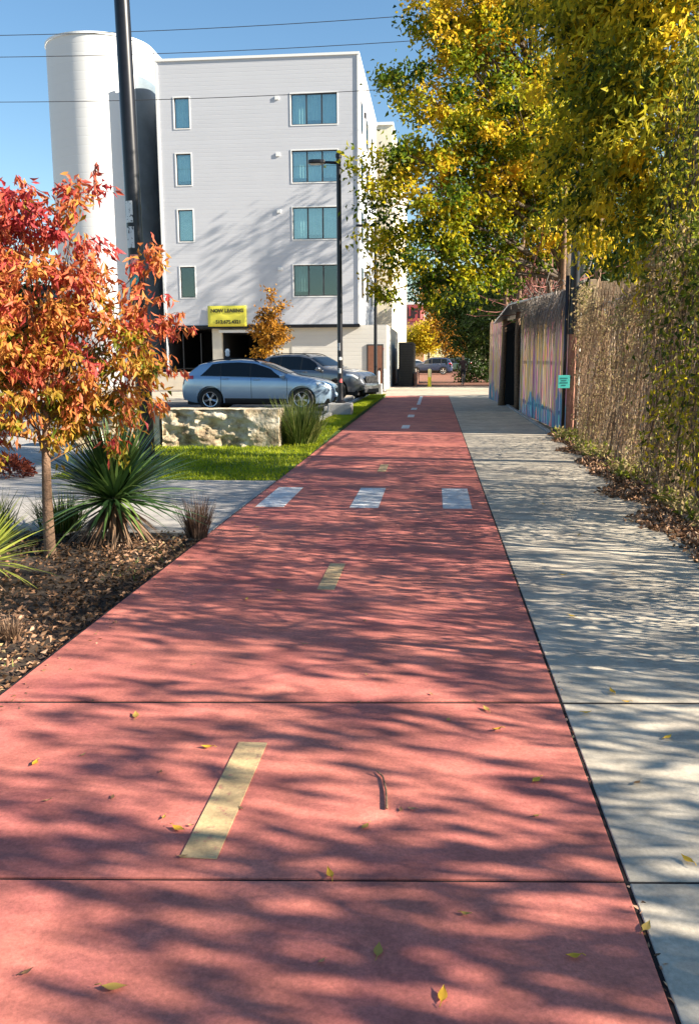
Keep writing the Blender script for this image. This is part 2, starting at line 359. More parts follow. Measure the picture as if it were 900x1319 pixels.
for x0,x1,z0,z1,n_,k in ops:
    f = MB(); q = .045; d0, d1 = FY+.06, FY+.13
    f.box((x0,d0,z0),(x1,d1,z0+q)); f.box((x0,d0,z1-q),(x1,d1,z1)); f.box((x0,d0,z0+q),(x0+q,d1,z1-q)); f.box((x1-q,d0,z0+q),(x1,d1,z1-q))
    for i in range(1, n_): xm = x0+(x1-x0)*i/n_; f.box((xm-.035,d0-.004,z0+q),(xm+.035,d1,z1-q))
    wf = raw(f, 'window', M['frame'], bld)
    raw(MB().box((x0+.02,FY+.09,z0+.02),(x1-.02,FY+.10,z1-.02)), 'pane', M['glass_dark'] if k == 3 else M['glass'], wf)
    tr_ = MB(); e = .05
    tr_.box((x0-e,FY-.02,z0-e),(x1+e,FY-.002,z0)); tr_.box((x0-e,FY-.02,z1),(x1+e,FY-.002,z1+e)); tr_.box((x0-e,FY-.02,z0),(x0,FY-.002,z1)); tr_.box((x1,FY-.02,z0),(x1+e,FY-.002,z1))
    raw(tr_, 'window_trim', M['white_trim'], wf)
    # curtain or blind behind the pane; the lowest windows stand mostly open and dark
    cu = MB(); segs = [(x0+(x1-x0)*i/n_, x0+(x1-x0)*(i+1)/n_) for i in range(n_)]
    for i, (a, c) in enumerate(segs):
        if k == 3 and not (n_ == 3 and i == 0): continue
        zt = z1 - (.0 if k != 1 else .1); zb_ = z0 if (k+i) % 2 == 0 else z0+.25
        rows = []
        for zz in (zb_, zt): rows.append([(a+(c-a)*u/16, FY+.24+.03*math.sin(u*2.1+i), zz) for u in range(17)])
        cu.grid(rows)
    if cu.v: raw(cu, 'curtain', M['curtain'], wf)
    rooms.box((x0-.1,FY+.30,z0-.2),(x1+.1,FY+2.5,z1+.2)) if False else None
    rm = MB(); a = (x0-.001,FY+.165,z0-.001); c = (x1+.001,FY+2.2,z1+.001)
    rm.box(a, c); rm.f = [q_ for q_ in rm.f if q_ != (0,1,5,4)]
    raw(rm, 'room_recess', M['dark'], wf)
for k in range(4):
    raw(MB().box((-8.1,FY-.05,zr[k][0]-.25),(-7.9,FY-.003,zr[k][0]-.08)), 'vent', M['white_trim'], bld)
    raw(MB().box((BX1+.004,50.6,zr[k][0]-.3),(BX1+.12,50.9,zr[k][0]-.05)), 'vent', M['frame'], bld)
# small windows and vents of the right flank
for (y0, y1) in ((48.6,49.6),(52.0,53.4),(56,57.2)):
    for k, (zt, zb) in enumerate(zr):
        wf = raw(MB().box((BX1+.002,y0,zb),(BX1+.035,y1,zt)), 'window', M['frame'], bld); raw(MB().box((BX1+.035,y0+.06,zb+.06),(BX1+.042,y1-.06,zt-.06)), 'pane', M['glass'], wf)
# ground floor: garage openings, columns, podium wall
GY = FY+.35
g_ = MB()
g_.box((fx(267),GY,0),(fx(279.5),GY+.5,BZ0-.165)); g_.box((fx(338),GY,0),(fx(372),GY+.3,BZ0-.165)); g_.box((fx(279.5),GY,3.02),(fx(338),GY+.3,BZ0-.165))
raw(g_, 'ground_floor_wall', mat('cream_wall', (.70,.64,.53), .7, var=.08, vscale=2), bld)
raw(MB().box((fx(277),GY-.18,3.0),(fx(327),GY-.004,3.14)), 'lintel', M['white_trim'], bld)
gi = MB(); gi.box((BX0+.02,GY+.02,.02),(fx(267)-.002,GY+7,BZ0-.17)); gi.f = [q for q in gi.f if q != (0,1,5,4)]
gi2 = MB(); gi2.box((fx(279.5)+.002,GY+.3,.02),(fx(338)-.002,GY+7,3.0)); gi2.f = [q for q in gi2.f if q != (0,1,5,4)]
gi.add(gi2.v, gi2.f); raw(gi, 'garage_recess', mat('garage_dark', (.03,.03,.033), .85), bld)
raw(MB().box((BX0+.6,GY+.6,.05),(BX0+.66,GY+.66,3.0)).box((BX0+1.5,GY+.9,.05),(BX0+1.56,GY+.96,3.0)).box((BX0+.1,GY+1.2,1.1),(BX0+3.0,GY+1.24,1.16)), 'garage_rail', M['frame'], bld)
# pale low wall in front of the garage
pod = MB(); PX1 = fx(497)+.02
pod.box((fx(372),FY+.32,0),(PX1,62,3.34)); raw(pod, 'podium_wall', M['podium'], bld)
dr = raw(MB().box((fx(473),FY+.26,.02),(fx(491.5),FY+.318,fz(446))), 'door', mat('brown_door', (.20,.085,.05), .5, var=.2, vscale=5), bld)
raw(MB().box((fx(488.5),FY+.22,1.0),(fx(489.8),FY+.258,1.12)), 'handle', M['dark_metal'], dr)
raw(MB().box((fx(473)-.07,FY+.27,.02),(fx(473)-.002,FY+.315,fz(446)+.07)).box((fx(491.5)+.002,FY+.27,.02),(fx(491.5)+.07,FY+.315,fz(446)+.07)).box((fx(473)-.002,FY+.27,fz(446)+.002),(fx(491.5)+.002,FY+.315,fz(446)+.07)), 'door_frame', M['frame'], bld)
raw(MB().box((fx(478.6)-.05,FY-.1,4),(fx(478.6)-.03,FY-.06,4.1)), 'wall_hook', M['dark_metal'], bld)
gr = MB()
for x_, z_, r_ in ((-2.92,2.05,-.5),(-2.84,2.05,.5),(-2.88,1.85,0),(-2.70,2.0,.15)):
    gr.box((-.02,-.004,-.16),(.02,0,.16), Matrix.Translation((x_,FY+.316,z_)) @ Matrix.Rotation(r_,4,'Y'))
raw(gr, 'graffiti_mark', mat('red_spray', (.6,.05,.06), .6), bld)
# rounded tower: stadium plan
TX, TYc, TR = -18.05, 49.95, 2.78; TZ = P(112,42,47.2).z
pl = [(TX + TR*math.cos(a), TYc + TR*math.sin(a)) for a in np.linspace(math.pi, 2*math.pi, 49)]
pl = [(TX-TR, 58)] + pl + [(TX+TR, 58)]
tw = MB(); n_ = len(pl)
tw.add([(x,y,0) for x,y in pl]+[(x,y,TZ) for x,y in pl], [(i,i+1,i+1+n_,i+n_) for i in range(n_-1)])
tw.add([(x,y,TZ-.25) for x,y in pl], [tuple(range(n_))])
raw(tw, 'tower', M['panel'], bld, smooth=2)
cp = MB()
for off, z0, z1 in ((.05, TZ-.02, TZ+.10),):
    po = [(TX + (TR+off)*math.cos(a), TYc + (TR+off)*math.sin(a)) for a in np.linspace(math.pi, 2*math.pi, 49)]; po = [(TX-TR-off,58)]+po+[(TX+TR+off,58)]
    pi_ = [(TX + (TR-.15)*math.cos(a), TYc + (TR-.15)*math.sin(a)) for a in np.linspace(math.pi, 2*math.pi, 49)]; pi_ = [(TX-TR+.15,58)]+pi_+[(TX+TR-.15,58)]
    m_ = len(po); cp.add([(x,y,z0) for x,y in po]+[(x,y,z1) for x,y in po]+[(x,y,z1) for x,y in pi_]+[(x,y,z0) for x,y in pi_], [(i,i+1,i+1+m_,i+m_) for i in range(m_-1)]+[(i+m_,i+1+m_,i+1+2*m_,i+2*m_) for i in range(m_-1)]+[(i+2*m_,i+1+2*m_,i+1+3*m_,i+3*m_) for i in range(m_-1)])
raw(cp, 'tower_cap', M['white_trim'], bld)
# recess between tower and block: glazed bays with floor lines
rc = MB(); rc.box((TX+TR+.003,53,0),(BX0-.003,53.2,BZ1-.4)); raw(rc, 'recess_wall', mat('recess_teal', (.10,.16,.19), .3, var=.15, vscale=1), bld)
rl = MB()
for z_ in (4.2,7.1,10.1,13.0): raw(MB().box((TX+TR+.004,52.4,z_),(BX0-.004,52.98,z_+.14)), 'recess_ledge', M['frame'], bld)
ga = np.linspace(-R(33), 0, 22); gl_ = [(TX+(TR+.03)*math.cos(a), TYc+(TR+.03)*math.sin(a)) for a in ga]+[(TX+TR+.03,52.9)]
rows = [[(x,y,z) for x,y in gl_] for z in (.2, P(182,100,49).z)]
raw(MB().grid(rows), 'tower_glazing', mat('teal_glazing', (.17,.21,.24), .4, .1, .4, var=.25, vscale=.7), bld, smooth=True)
raw(MB().tube([(BX0-.22,FY+.6,.1),(BX0-.22,FY+.6,BZ1-1.5)], .06), 'downpipe', M['frame'], bld)

# yellow banner
def text(name, body, size, m, loc_, rot, parent, ext=.004, align='CENTER', sx=1):
    cu = bpy.data.curves.new(name, 'FONT'); cu.body = body; cu.size = size; cu.extrude = ext; cu.align_x = align; cu.align_y = 'CENTER'; cu.offset = size*.032
    o = bpy.data.objects.new(name, cu); me = bpy.data.meshes.new_from_object(o); bpy.data.objects.remove(o)
    me.materials.clear(); me.materials.append(m); o = bpy.data.objects.new(name, me); COL.objects.link(o); o.location = loc_; o.rotation_euler = rot; o.scale = (sx,1,1)
    if parent is not None: o.parent = parent
    return o
ban = thing('leasing_banner', 'yellow banner with black lettering hung under the lowest small window of the white building', 'banner', (fx(290),FY-.05,fz(420)))
bw, bh = 2.06, 1.06
rows = [[(-bw/2+bw*i/12, -.03-.012*math.sin(i*1.3+j), bh*j/5) for i in range(13)] for j in range(6)]
mb = MB().grid(rows); so_ = mb.build('sheet', mat('yellow_vinyl', (.80,.72,.08), .45, var=.06, vscale=3), ban, smooth=True)
sol = so_.modifiers.new('thick','SOLIDIFY'); sol.thickness = .006
ink = mat('black_ink', (.02,.02,.02), .6)
text('lettering', 'NOW LEASING', .255, ink, (0,-.065,.80), (math.pi/2,0,0), ban)
text('phone_number', '512.675.4321', .25, ink, (.06,-.065,.22), (math.pi/2,0,0), ban)
# low pale wall before the garage
lw = MB().box((-15.5,44.6,.1),(-8.4,44.9,.98)).build('low_wall', mat('low_pale_wall', (.62,.54,.43), .8, var=.08, vscale=3), bevel=.02)
tag(lw, 'low pale concrete wall in front of the dark garage opening', 'wall')

# ------------------------------------------------------------ buildings beyond
b2 = thing('cream_building', 'tall cream building with ribbed side wall behind the white block', 'building', (-12,64,0))
o2 = Vector((-12,64,0))
raw(MB().box((-14,64,0),(-3.05,97,17.2)), 'wall', M['cream'], b2, o2)
raw(MB().box((-14.1,63.9,17.2),(-2.95,97.1,17.4)), 'parapet', M['white_trim'], b2, o2)
for z_ in (4.5,8,11.5): raw(MB().box((-5.3,63.95,z_),(-4.3,63.998,z_+1.6)), 'window', M['frame'], b2, o2)
b3 = thing('pink_building', 'small pink building with dark sign letters at the far end of the trail', 'building', (-3.2,140,0)); o3 = Vector((-3.2,140,0))
PK = mat('pink_render', (.85,.30,.28), .8, var=.08, vscale=.6)
raw(MB().box((-9,140,0),(P(546,400,140).x,152,P(540,392,140).z)), 'wall', PK, b3, o3)
raw(MB().box((-9.2,139.8,P(540,392,140).z),(P(547,400,140).x+.1,152.2,P(540,389,140).z)), 'roof_edge', M['white_trim'], b3, o3)
raw(MB().box((-9,139.9,0),(P(546,400,140).x,139.99,P(540,418,140).z)), 'lower_wall', mat('orange_render', (.6,.33,.13), .8), b3, o3)
zs_ = P(534,404,140).z
raw(MB().box((P(526,404,140).x,139.7,zs_-1.1),(P(541,404,140).x,139.95,zs_+1.1)), 'sign_board', mat('sign_red', (.45,.07,.07), .6), b3, o3)
tx = text('sign_lettering', 'LIFT', 2.0, ink, (P(534,404,140).x+3.2,-.34,zs_), (math.pi/2,0,0), b3, sx=.62)
# distant low blocks to the left behind the red tree
b4 = thing('low_building', 'low grey warehouse across the street behind the red leafed tree', 'building', (-34,62,0)); o4 = Vector((-34,62,0))
raw(MB().box((-48,62,0),(-20.5,76,6.5)), 'wall', mat('warehouse_wall', (.42,.40,.38), .8, var=.1, vscale=1), b4, o4); raw(MB().box((-48.2,61.8,6.5),(-20.3,76.2,6.8)), 'roof', M['frame'], b4, o4)
for i in range(5): raw(MB().box((-46+i*4.6,61.95,2),(-43.5+i*4.6,61.997,4.4)), 'window', M['frame'], b4, o4)

# dark slatted enclosure beyond the podium
en = thing('slatted_enclosure', 'dark slatted timber enclosure beside the podium corner across the street', 'enclosure', (-2,52.6,0)); oe = Vector((-2,52.6,0))
sb = MB(); ex0, ex1 = P(513,460,52.6).x, P(531.5,460,52.6).x; ez = P(520,441,52.6).z
k = 0
while .05+k*.14 < ez: sb.box((ex0,52.6,.03+k*.14),(ex1,52.63,.15+k*.14)); sb.box((ex1-.03,52.64,.03+k*.14),(ex1,60,.15+k*.14)); k += 1
raw(sb, 'slats', mat('charred_timber', (.02,.019,.018), .7, var=.3), en, oe)
raw(MB().box((ex0+.02,52.66,.02),(ex1-.05,60,ez-.05)), 'backing', M['dark'], en, oe)
rp = MB(); rp.box((ex1+.05,53,0),(ex1+.2,63,.75)); tag(rp.build('brick_planter', mat('planter_brick', (.25,.12,.08), .8, var=.2), bevel=.02), 'low brown planter wall running back from the dark enclosure', 'planter')

# bollards
def bollard(x, y, h, r_, label, m1, m2, name='bollard'):
    t_ = thing(name, label, 'bollard', (x,y,0))
    MB().lathe([(r_,0),(r_,h*.55)], 16).build('post', m1, t_, smooth=2)
    MB().lathe([(r_*1.02,h*.55),(r_*1.02,h*.93),(r_*.8,h*.98),(r_*.3,h)], 16).build('cap', m2, t_, smooth=2)
    MB().lathe([(r_*1.9,.0),(r_*1.9,.02),(r_*1.1,.025)], 16).build('base_plate', m1, t_); return t_
yel = mat('bollard_yellow', (.75,.62,.02), .45); pal = mat('bollard_pale', (.78,.66,.30), .45); sil = mat('galvanised', (.55,.56,.57), .4, .6)
p = G(553,498); bollard(p.x,p.y,1.02,.10,'yellow bollard with paler top standing at the far end of the trail', yel, pal)
p = G(513.5,493); bollard(p.x,p.y-1.2,.95,.08,'silver steel bollard by the dark slatted enclosure', sil, sil, 'steel_bollard')
p = G(502,500)
for i, dx in enumerate((0,.28)):
    t_ = thing('white_post', ('left','right')[i]+' of two short white posts at the white podium corner', 'post', (-2.75+dx,44.5,0), group='short white posts at the podium corner')
    MB().lathe([(.05,0),(.05,.95+.1*i),(.03,1+.1*i)], 10).build('post', M['white_trim'], t_, smooth=2); MB().box((-.09,-.09,0),(.09,.09,.03)).build('base', M['dark_metal'], t_)

# ------------------------------------------------------------ street lamps
M['blackpole'] = mat('black_pole', (.012,.012,.016), .33, .3, var=.2, vscale=12)
def stickers(root, r_, zs_list):
    for z0, z1, a, c in zs_list:
        rows = [[((r_+.004)*math.cos(a+u), (r_+.004)*math.sin(a+u), z) for u in np.linspace(-.55,.55,8)] for z in (z0,z1)]
        m, n, l, b = newmat('sticker'); tc = n.new('ShaderNodeTexCoord'); nz = n.new('ShaderNodeTexNoise'); nz.inputs['Scale'].default_value = 22; l.new(tc.outputs['Object'], nz.inputs[0])
        rr = ramp_node(n, [(0,c),(.60,c),(.64,(.05,.05,.06)),(1,(.05,.05,.06))]); l.new(nz.outputs[0], rr.inputs[0]); l.new(rr.outputs[0], b.inputs['Base Color'])
        o = MB().grid(rows).build('sticker', m, root, smooth=True)
def lamp(x, y, z, H, arm, label, base_h=.35, base_r=.32, square=True, r0=.075):
    t_ = thing('street_lamp', label, 'street lamp', (x,y,z), group='black street lamps along the parking lot')
    MB().box((-base_r,-base_r,-.15),(base_r,base_r,base_h)).build('footing', M['kerb'], t_, bevel=.03)
    MB().lathe([(r0*1.9,base_h),(r0*1.9,base_h+.05),(r0*1.3,base_h+.09),(r0,base_h+.25),(r0*.8,H-.1),(r0*.8,H)], 14).build('pole', M['blackpole'], t_, smooth=2)
    a = MB(); a.tube([(0,0,H-.12),(arm*.4,0,H-.10),(arm*.75,0,H-.10)], [.04,.035,.03]); a.lathe([(r0*1.1,H),(r0*1.1,H+.1),(.02,H+.13)], 12); a.build('arm', M['blackpole'], t_, smooth=2)
    hd = MB(); s_ = np.sign(arm)
    pf = [(arm*.45,-.09,0),(arm*.6,-.14,0),(arm*.85,-.16,0),(arm,-.10,0),(arm*1.02,0,0),(arm,.10,0),(arm*.85,.16,0),(arm*.6,.14,0),(arm*.45,.09,0)]
    hd.prism([(p_[0],p_[1]) for p_ in pf], H-.13, H-.04); h_ = hd.build('lamp_head', M['blackpole'], t_, bevel=.02)
    MB().box((min(arm*.6,arm*.95),-.1,H-.145),(max(arm*.6,arm*.95),.1,H-.132)).build('lens', mat('lamp_lens', (.6,.6,.58), .3), h_)
    return t_
p = G(438.5,536,.05); H = P(436,203,p.y).z
l1 = lamp(p.x, p.y, .06, H-.06, -.78, 'black street lamp on square footing in the grass in front of the cars')
stickers(l1, .075, [(1.15,1.28,-1.7,(.7,.7,.7)),(1.5,1.58,-1.4,(.75,.75,.72)),(1.75,1.95,-1.9,(.5,.5,.5)),(.9,1.0,-1.3,(.55,.1,.1))])
p = G(491.5,503,.1); l2 = lamp(p.x, 38.2, .1, 7.0, -.8, 'far black street lamp in front of the brown door of the white building', base_h=.45, base_r=.28)
# foreground pole
t_ = thing('tall_pole', 'tall black steel pole with stickers rising behind the red leafed tree', 'pole', (P(187,560,14.05).x+.02,14.05,0))
lean = (P(157,0,14.05).x-P(185,500,14.05).x)/(P(157,0,14.05).z-P(185,500,14.05).z)
a = MB(); a.tube([(0,0,0),(0,0,.06)], .19, 20); a.build('base_flange', M['blackpole'], t_, smooth=2)
a = MB(); a.tube([(0,0,.06),(lean*3,0,3),(lean*9.5,0,9.5)], [.128,.122,.108], 24); a.build('shaft', M['blackpole'], t_, smooth=2)
for z0, z1, an, c in ((4.00-.32,4.00,-1.95,(.72,.72,.70)),(3.30,3.62,-1.9,(.62,.62,.62)),(2.98,3.2,-1.5,(.75,.3,.25)),(2.75,2.93,-1.6,(.05,.45,.42))):
    stickers(t_, .122, [(z0,z1,an,c)])
for c in children(t_):
    if c.name.startswith('sticker'): c.location.x = lean*3.4
# overhead lines
for nm, (x0,y0,x1,y1), Y in (('highest wire crossing the sky above the white building',(0,45,560,17),38),('middle wire crossing the tower just under its rim',(0,73,560,50),39),('lowest wire crossing the top storey windows',(0,131,520,113),40)):
    a_, b_ = P(x0,y0,Y), P(x1,y1,Y); d = (b_-a_)
    pts = [a_ + d*u + Vector((0,0,.5*((u-.5)**2-.25))) for u in np.linspace(-1.2,2.4,40)]
    o = MB().tube(pts, .014, 5).build('power_line', mat('wire', (.03,.03,.035), .5)); tag(o, nm, 'wire', 'overhead power lines')

# ------------------------------------------------------------ limestone block
def rock(name, x0, x1, y0, y1, z0, z1, label, rough=.035, seed=0):
    bm = bmesh.new(); bmesh.ops.create_cube(bm, size=1)
    for v in bm.verts: v.co = Vector(((x0+x1)/2+v.co.x*(x1-x0), (y0+y1)/2+v.co.y*(y1-y0), (z0+z1)/2+v.co.z*(z1-z0)))
    bmesh.ops.subdivide_edges(bm, edges=bm.edges[:], cuts=34, use_grid_fill=True)
    from mathutils import noise
    for v in bm.verts:
        p_ = v.co; n1 = noise.fractal(p_*3.1+Vector((seed,0,0)), 1, 2, 5); n2 = noise.fractal(p_*11+Vector((0,seed,3)), 1, 2, 3)
        if abs(p_.y-y0) < .002:
            m_ = 1 if p_.x < x1-.55+.25*noise.noise(p_*2.5) else .25
            v.co.y += (.10*n1*m_ + .045*n2*m_) + .05*m_
        else: v.co += v.normal*(.012*n1)
        if p_.z > z1-.03: v.co.z -= .012*abs(n2)
    me = bpy.data.meshes.new(name); bm.to_mesh(me); bm.free(); me.shade_smooth(); me.set_sharp_from_angle(angle=R(50))
    m, n, l, b = newmat('limestone'); tc = n.new('ShaderNodeTexCoord')
    nz = n.new('ShaderNodeTexNoise'); nz.inputs['Scale'].default_value = 3.2; nz.inputs['Detail'].default_value = 10; nz.inputs['Roughness'].default_value = .7; l.new(tc.outputs['Object'], nz.inputs[0])
    rr = ramp_node(n, [(.30,(.09,.065,.04)),(.40,(.26,.19,.12)),(.49,(.48,.39,.26)),(.60,(.64,.57,.45)),(.8,(.76,.69,.56))]); l.new(nz.outputs[0], rr.inputs[0]); l.new(rr.outputs[0], b.inputs['Base Color']); b.inputs['Roughness'].default_value = .9
    bp = n.new('ShaderNodeBump'); bp.inputs['Strength'].default_value = .7; bp.inputs['Distance'].default_value = .03; n2_ = n.new('ShaderNodeTexNoise'); n2_.inputs['Scale'].default_value = 18; n2_.inputs['Detail'].default_value = 8; l.new(tc.outputs['Object'], n2_.inputs[0]); l.new(n2_.outputs[0], bp.inputs['Height']); l.new(bp.outputs[0], b.inputs['Normal'])
    me.materials.append(m); o = bpy.data.objects.new(name, me); COL.objects.link(o); return tag(o, label, 'stone block', 'limestone blocks at the edge of the lawn')
rock('limestone_block', -4.95, -2.80, 15.95, 16.55, -.05, .70, 'long rough faced limestone block on the lawn in front of the silver blue car')
rock('limestone_block', -6.6, -5.02, 16.0, 16.6, -.05, .68, 'limestone block mostly hidden by the red leafed tree', seed=5)

# ------------------------------------------------------------ cars
def smooth_interp(xs_, pts, k=5):
    px_ = np.array([p[0] for p in pts]); pz = np.array([p[1] for p in pts]); fine = np.linspace(px_[0], px_[-1], 400); z = np.interp(fine, px_, pz)
    pad = np.concatenate([np.full(k, z[0]), z, np.full(k, z[-1])]); z = np.convolve(pad, np.ones(2*k+1)/(2*k+1), 'valid'); return np.interp(xs_, fine, z)
def make_car(spec, label, name='parked_car', body_col=(.3,.45,.6)):
    L, W = spec['L'], spec['W']; t_ = thing(name, label, 'car')
    top, bot, pln, belt = spec['top'], spec['bot'], spec['plan'], spec['belt']
    def sec(x):
        zt = float(smooth_interp(x, top)); zb = float(smooth_interp(x, bot)); hw = float(smooth_interp(x, pln, 8)); zl = float(np.interp(x, [p[0] for p in belt], [p[1] for p in belt]))
        zl = min(zl, zt-.05); zm = (zb+zl)/2
        zr_ = max(zl+.01, zt-.08); wr = hw*.95-(zr_-zl)*.36
        c = [(0,zb),(hw*.6,zb),(hw*.93,zb+.01),(hw*.975,zb+.10),(hw*.99,zm-.08),(hw,zm+.05),(hw*.992,zl-.10),(hw*.975,zl-.03),(hw*.95,zl)]
        c += [(hw*.95+(wr-hw*.95)*u, zl+(zr_-zl)*u) for u in (.25,.5,.75,1)]
        c += [(wr-.05,zt-.035),(wr-.13,zt-.014),(wr*.6,zt-.003),(0,zt)]
        return c
    NX = 90; X = np.linspace(0, L, NX); X = (L/2)*(1-np.cos(np.pi*X/L))*.35 + X*.65
    secs = [sec(x) for x in X]; nS = len(secs[0])
    mb_ = MB(); V = []
    for x, s in zip(X, secs): V += [(x-L/2, y, z) for y, z in s] + [(x-L/2, -y, z) for y, z in s[-2:0:-1]]
    n = 2*nS-2; fs = [(i*n+k, i*n+(k+1) % n, (i+1)*n+(k+1) % n, (i+1)*n+k) for i in range(NX-1) for k in range(n)]
    fs += [tuple(range(n-1,-1,-1)), tuple((NX-1)*n+k for k in range(n))]
    mb_.add(V, fs)
    pm = mat(name+'_paint', body_col, .28, .55, .5, 1.0)
    body = mb_.build('body', pm, t_, smooth=2)
    body.parent = None
    cut = MB()
    for wx in spec['wheels']:
        for s in (-1,1): cut.lathe([(spec['wr']+.055,-.22),(spec['wr']+.055,.25)], 36, Matrix.Translation((wx-L/2, s*(W/2-.06), spec['wr'])) @ Matrix.Rotation(math.pi/2,4,'X'))
    co = cut.build('cutter', pm); m = body.modifiers.new('b','BOOLEAN'); m.object = co; m.operation = 'DIFFERENCE'; m.solver = 'EXACT'
    dg = bpy.context.evaluated_depsgraph_get(); me = bpy.data.meshes.new_from_object(body.evaluated_get(dg)); body.modifiers.clear(); body.data = me
    bpy.data.objects.remove(co); body.parent = t_; me.shade_smooth(); me.set_sharp_from_angle(angle=R(35))
    def surf(x, v, side, off=.004):
        s = sec(x); i = int(min(math.floor(v), nS-2)); f = v-i
        y = s[i][0]*(1-f)+s[i+1][0]*f; z = s[i][1]*(1-f)+s[i+1][1]*f
        dy, dz = s[i+1][0]-s[i][0], s[i+1][1]-s[i][1]; ln = math.hypot(dy,dz) or 1
        nx_ = 0
        ny_, nz_ = dz/ln, -dy/ln
        if ny_ < 0: ny_, nz_ = ny_, -nz_ if nz_ < 0 else nz_
        return Vector((x-L/2, side*(y+ny_*off), z+abs(nz_)*off if v > 8 else z))
    black = mat('car_glass', (.008,.010,.012), .04, 0, .45)
    trim = mat('car_trim', (.02,.02,.022), .55)
    def patch(nm, m_, a, b_, v0, v1, sides=(-1,1), nu=14, nv=5, off=.006, par=t_, slant0=0, slant1=0):
        out = []
        for s in sides:
            rows = []
            for j in range(nv+1):
                v = v0+(v1-v0)*j/nv; aa = a+slant0*j/nv; bb = b_+slant1*j/nv
                rows.append([surf(aa+(bb-aa)*i/nu, v, s, off) for i in range(nu+1)])
            out.append(MB().grid(rows).build(nm, m_, par, smooth=True))
        return out
    for (a, b_, s0, s1) in spec['glass']: patch('side_window', black, a, b_, 8.12, 11.9, slant0=s0, slant1=s1)
    patch('pillar_trim', trim, spec['glass'][0][1]-.02, spec['glass'][1][0]+.02, 8.1, 11.9, off=.004, nu=2); patch('pillar_trim', trim, spec['glass'][1][1]-.02, spec['glass'][2][0]+.02, 8.1, 11.9, off=.004, nu=2)
    # windscreen and rear glass across the top of the loft
    for nm, a, b_ in (('windscreen',)+spec['wind'], ('rear_window',)+spec['rear']):
        rows = []
        for i in range(15):
            x = a+(b_-a)*i/14; s = sec(x); rows.append([Vector((x-L/2, q*s[13][0], float(np.interp(abs(q)*s[13][0], [s[-1][0],s[-2][0],s[-3][0],s[-4][0]], [s[-1][1],s[-2][1],s[-3][1],s[-4][1]]))+.012)) for q in np.linspace(-1,1,13)])
        MB().grid(rows).build(nm, black, t_, smooth=True)
    for (a, b_, v0, v1, s0, s1) in spec['head']:
        patch('headlight', mat('headlight_glass', (.75,.8,.85), .1, .3, .8, 1), a, b_, v0, v1, slant0=s0, slant1=s1)
    for (a, b_, v0, v1, s0, s1) in spec['tail']:
        patch('tail_light', mat('tail_light_red', (.60,.015,.02), .15, 0, .8, 1), a, b_, v0, v1, off=.022, slant0=s0, slant1=s1)
    patch('sill_trim', trim, spec['wheels'][0]+spec['wr']+.09, spec['wheels'][1]-spec['wr']-.09, 2.0, 3.25, off=.008)
    patch('window_moulding', mat('chrome_line', (.5,.5,.52), .2, .9), spec['glass'][0][0], spec['glass'][-1][1], 7.85, 8.05, off=.007, nv=1)
    for x in spec['seams']:
        patch('door_seam', trim, x, x+.012, 3.3, 7.9, nu=1, nv=10, off=.002)
    for x in spec['handles']:
        for s in (-1,1):
            q = surf(x, 6.6, s, .0); MB().tube([q+Vector((-.10,s*.01,0)),q+Vector((-.06,s*.045,.004)),q+Vector((.06,s*.045,.004)),q+Vector((.10,s*.01,0))], .014, 6).build('door_handle', pm, t_, smooth=True)
    for s in (-1,1):
        q = surf(spec['mirror'], 8.3, s, 0); mm = MB(); Mx = Matrix.Translation(q+Vector((0,s*.13,.06)))
        mm.lathe([(.02,-.11),(.07,-.09),(.085,0),(.07,.09),(.02,.11)], 12, Mx @ Matrix.Rotation(math.pi/2,4,'X') ); mm.tube([q, q+Vector((0,s*.1,.03))], .02, 6); mm.build('mirror', pm, t_, smooth=True)
        if spec.get('rails'):
            a, b_ = spec['rails']; pts = [surf(x, 13.6, s, .0)+Vector((0,0,.0 if i in (0,8) else .045)) for i, x in enumerate(np.linspace(a,b_,9))]
            MB().tube(pts, .017, 6).build('roof_rail', trim, t_, smooth=True)
    # nose: grille and lower intake
    zf = spec['grille']; MB().box((L/2-.05,-.45,zf[0]),(L/2+.012,.45,zf[1])).build('grille', trim, t_, bevel=.02)
    MB().box((L/2-.10,-.55,.24),(L/2+.02,.55,.40)).build('bumper_intake', trim, t_, bevel=.03)
    MB().box((-L/2-.015,-.60,.30),(-L/2+.12,.60,.50)).build('rear_bumper', pm, t_, bevel=.04)
    MB().box((-L/2-.035,-.26,.62),(-L/2-.012,.26,.74)).build('number_plate', M['white_trim'], t_)
    MB().box((-L/2+.15,-W/2+.2,.17),(L/2-.2,W/2-.2,.35)).build('underbody', M['dark'], t_)
    rim = mat('alloy_rim', (.62,.62,.64), .25, .85); tyre = mat('tyre_rubber', (.015,.015,.015), .8)
    wr = spec['wr']; proto = None
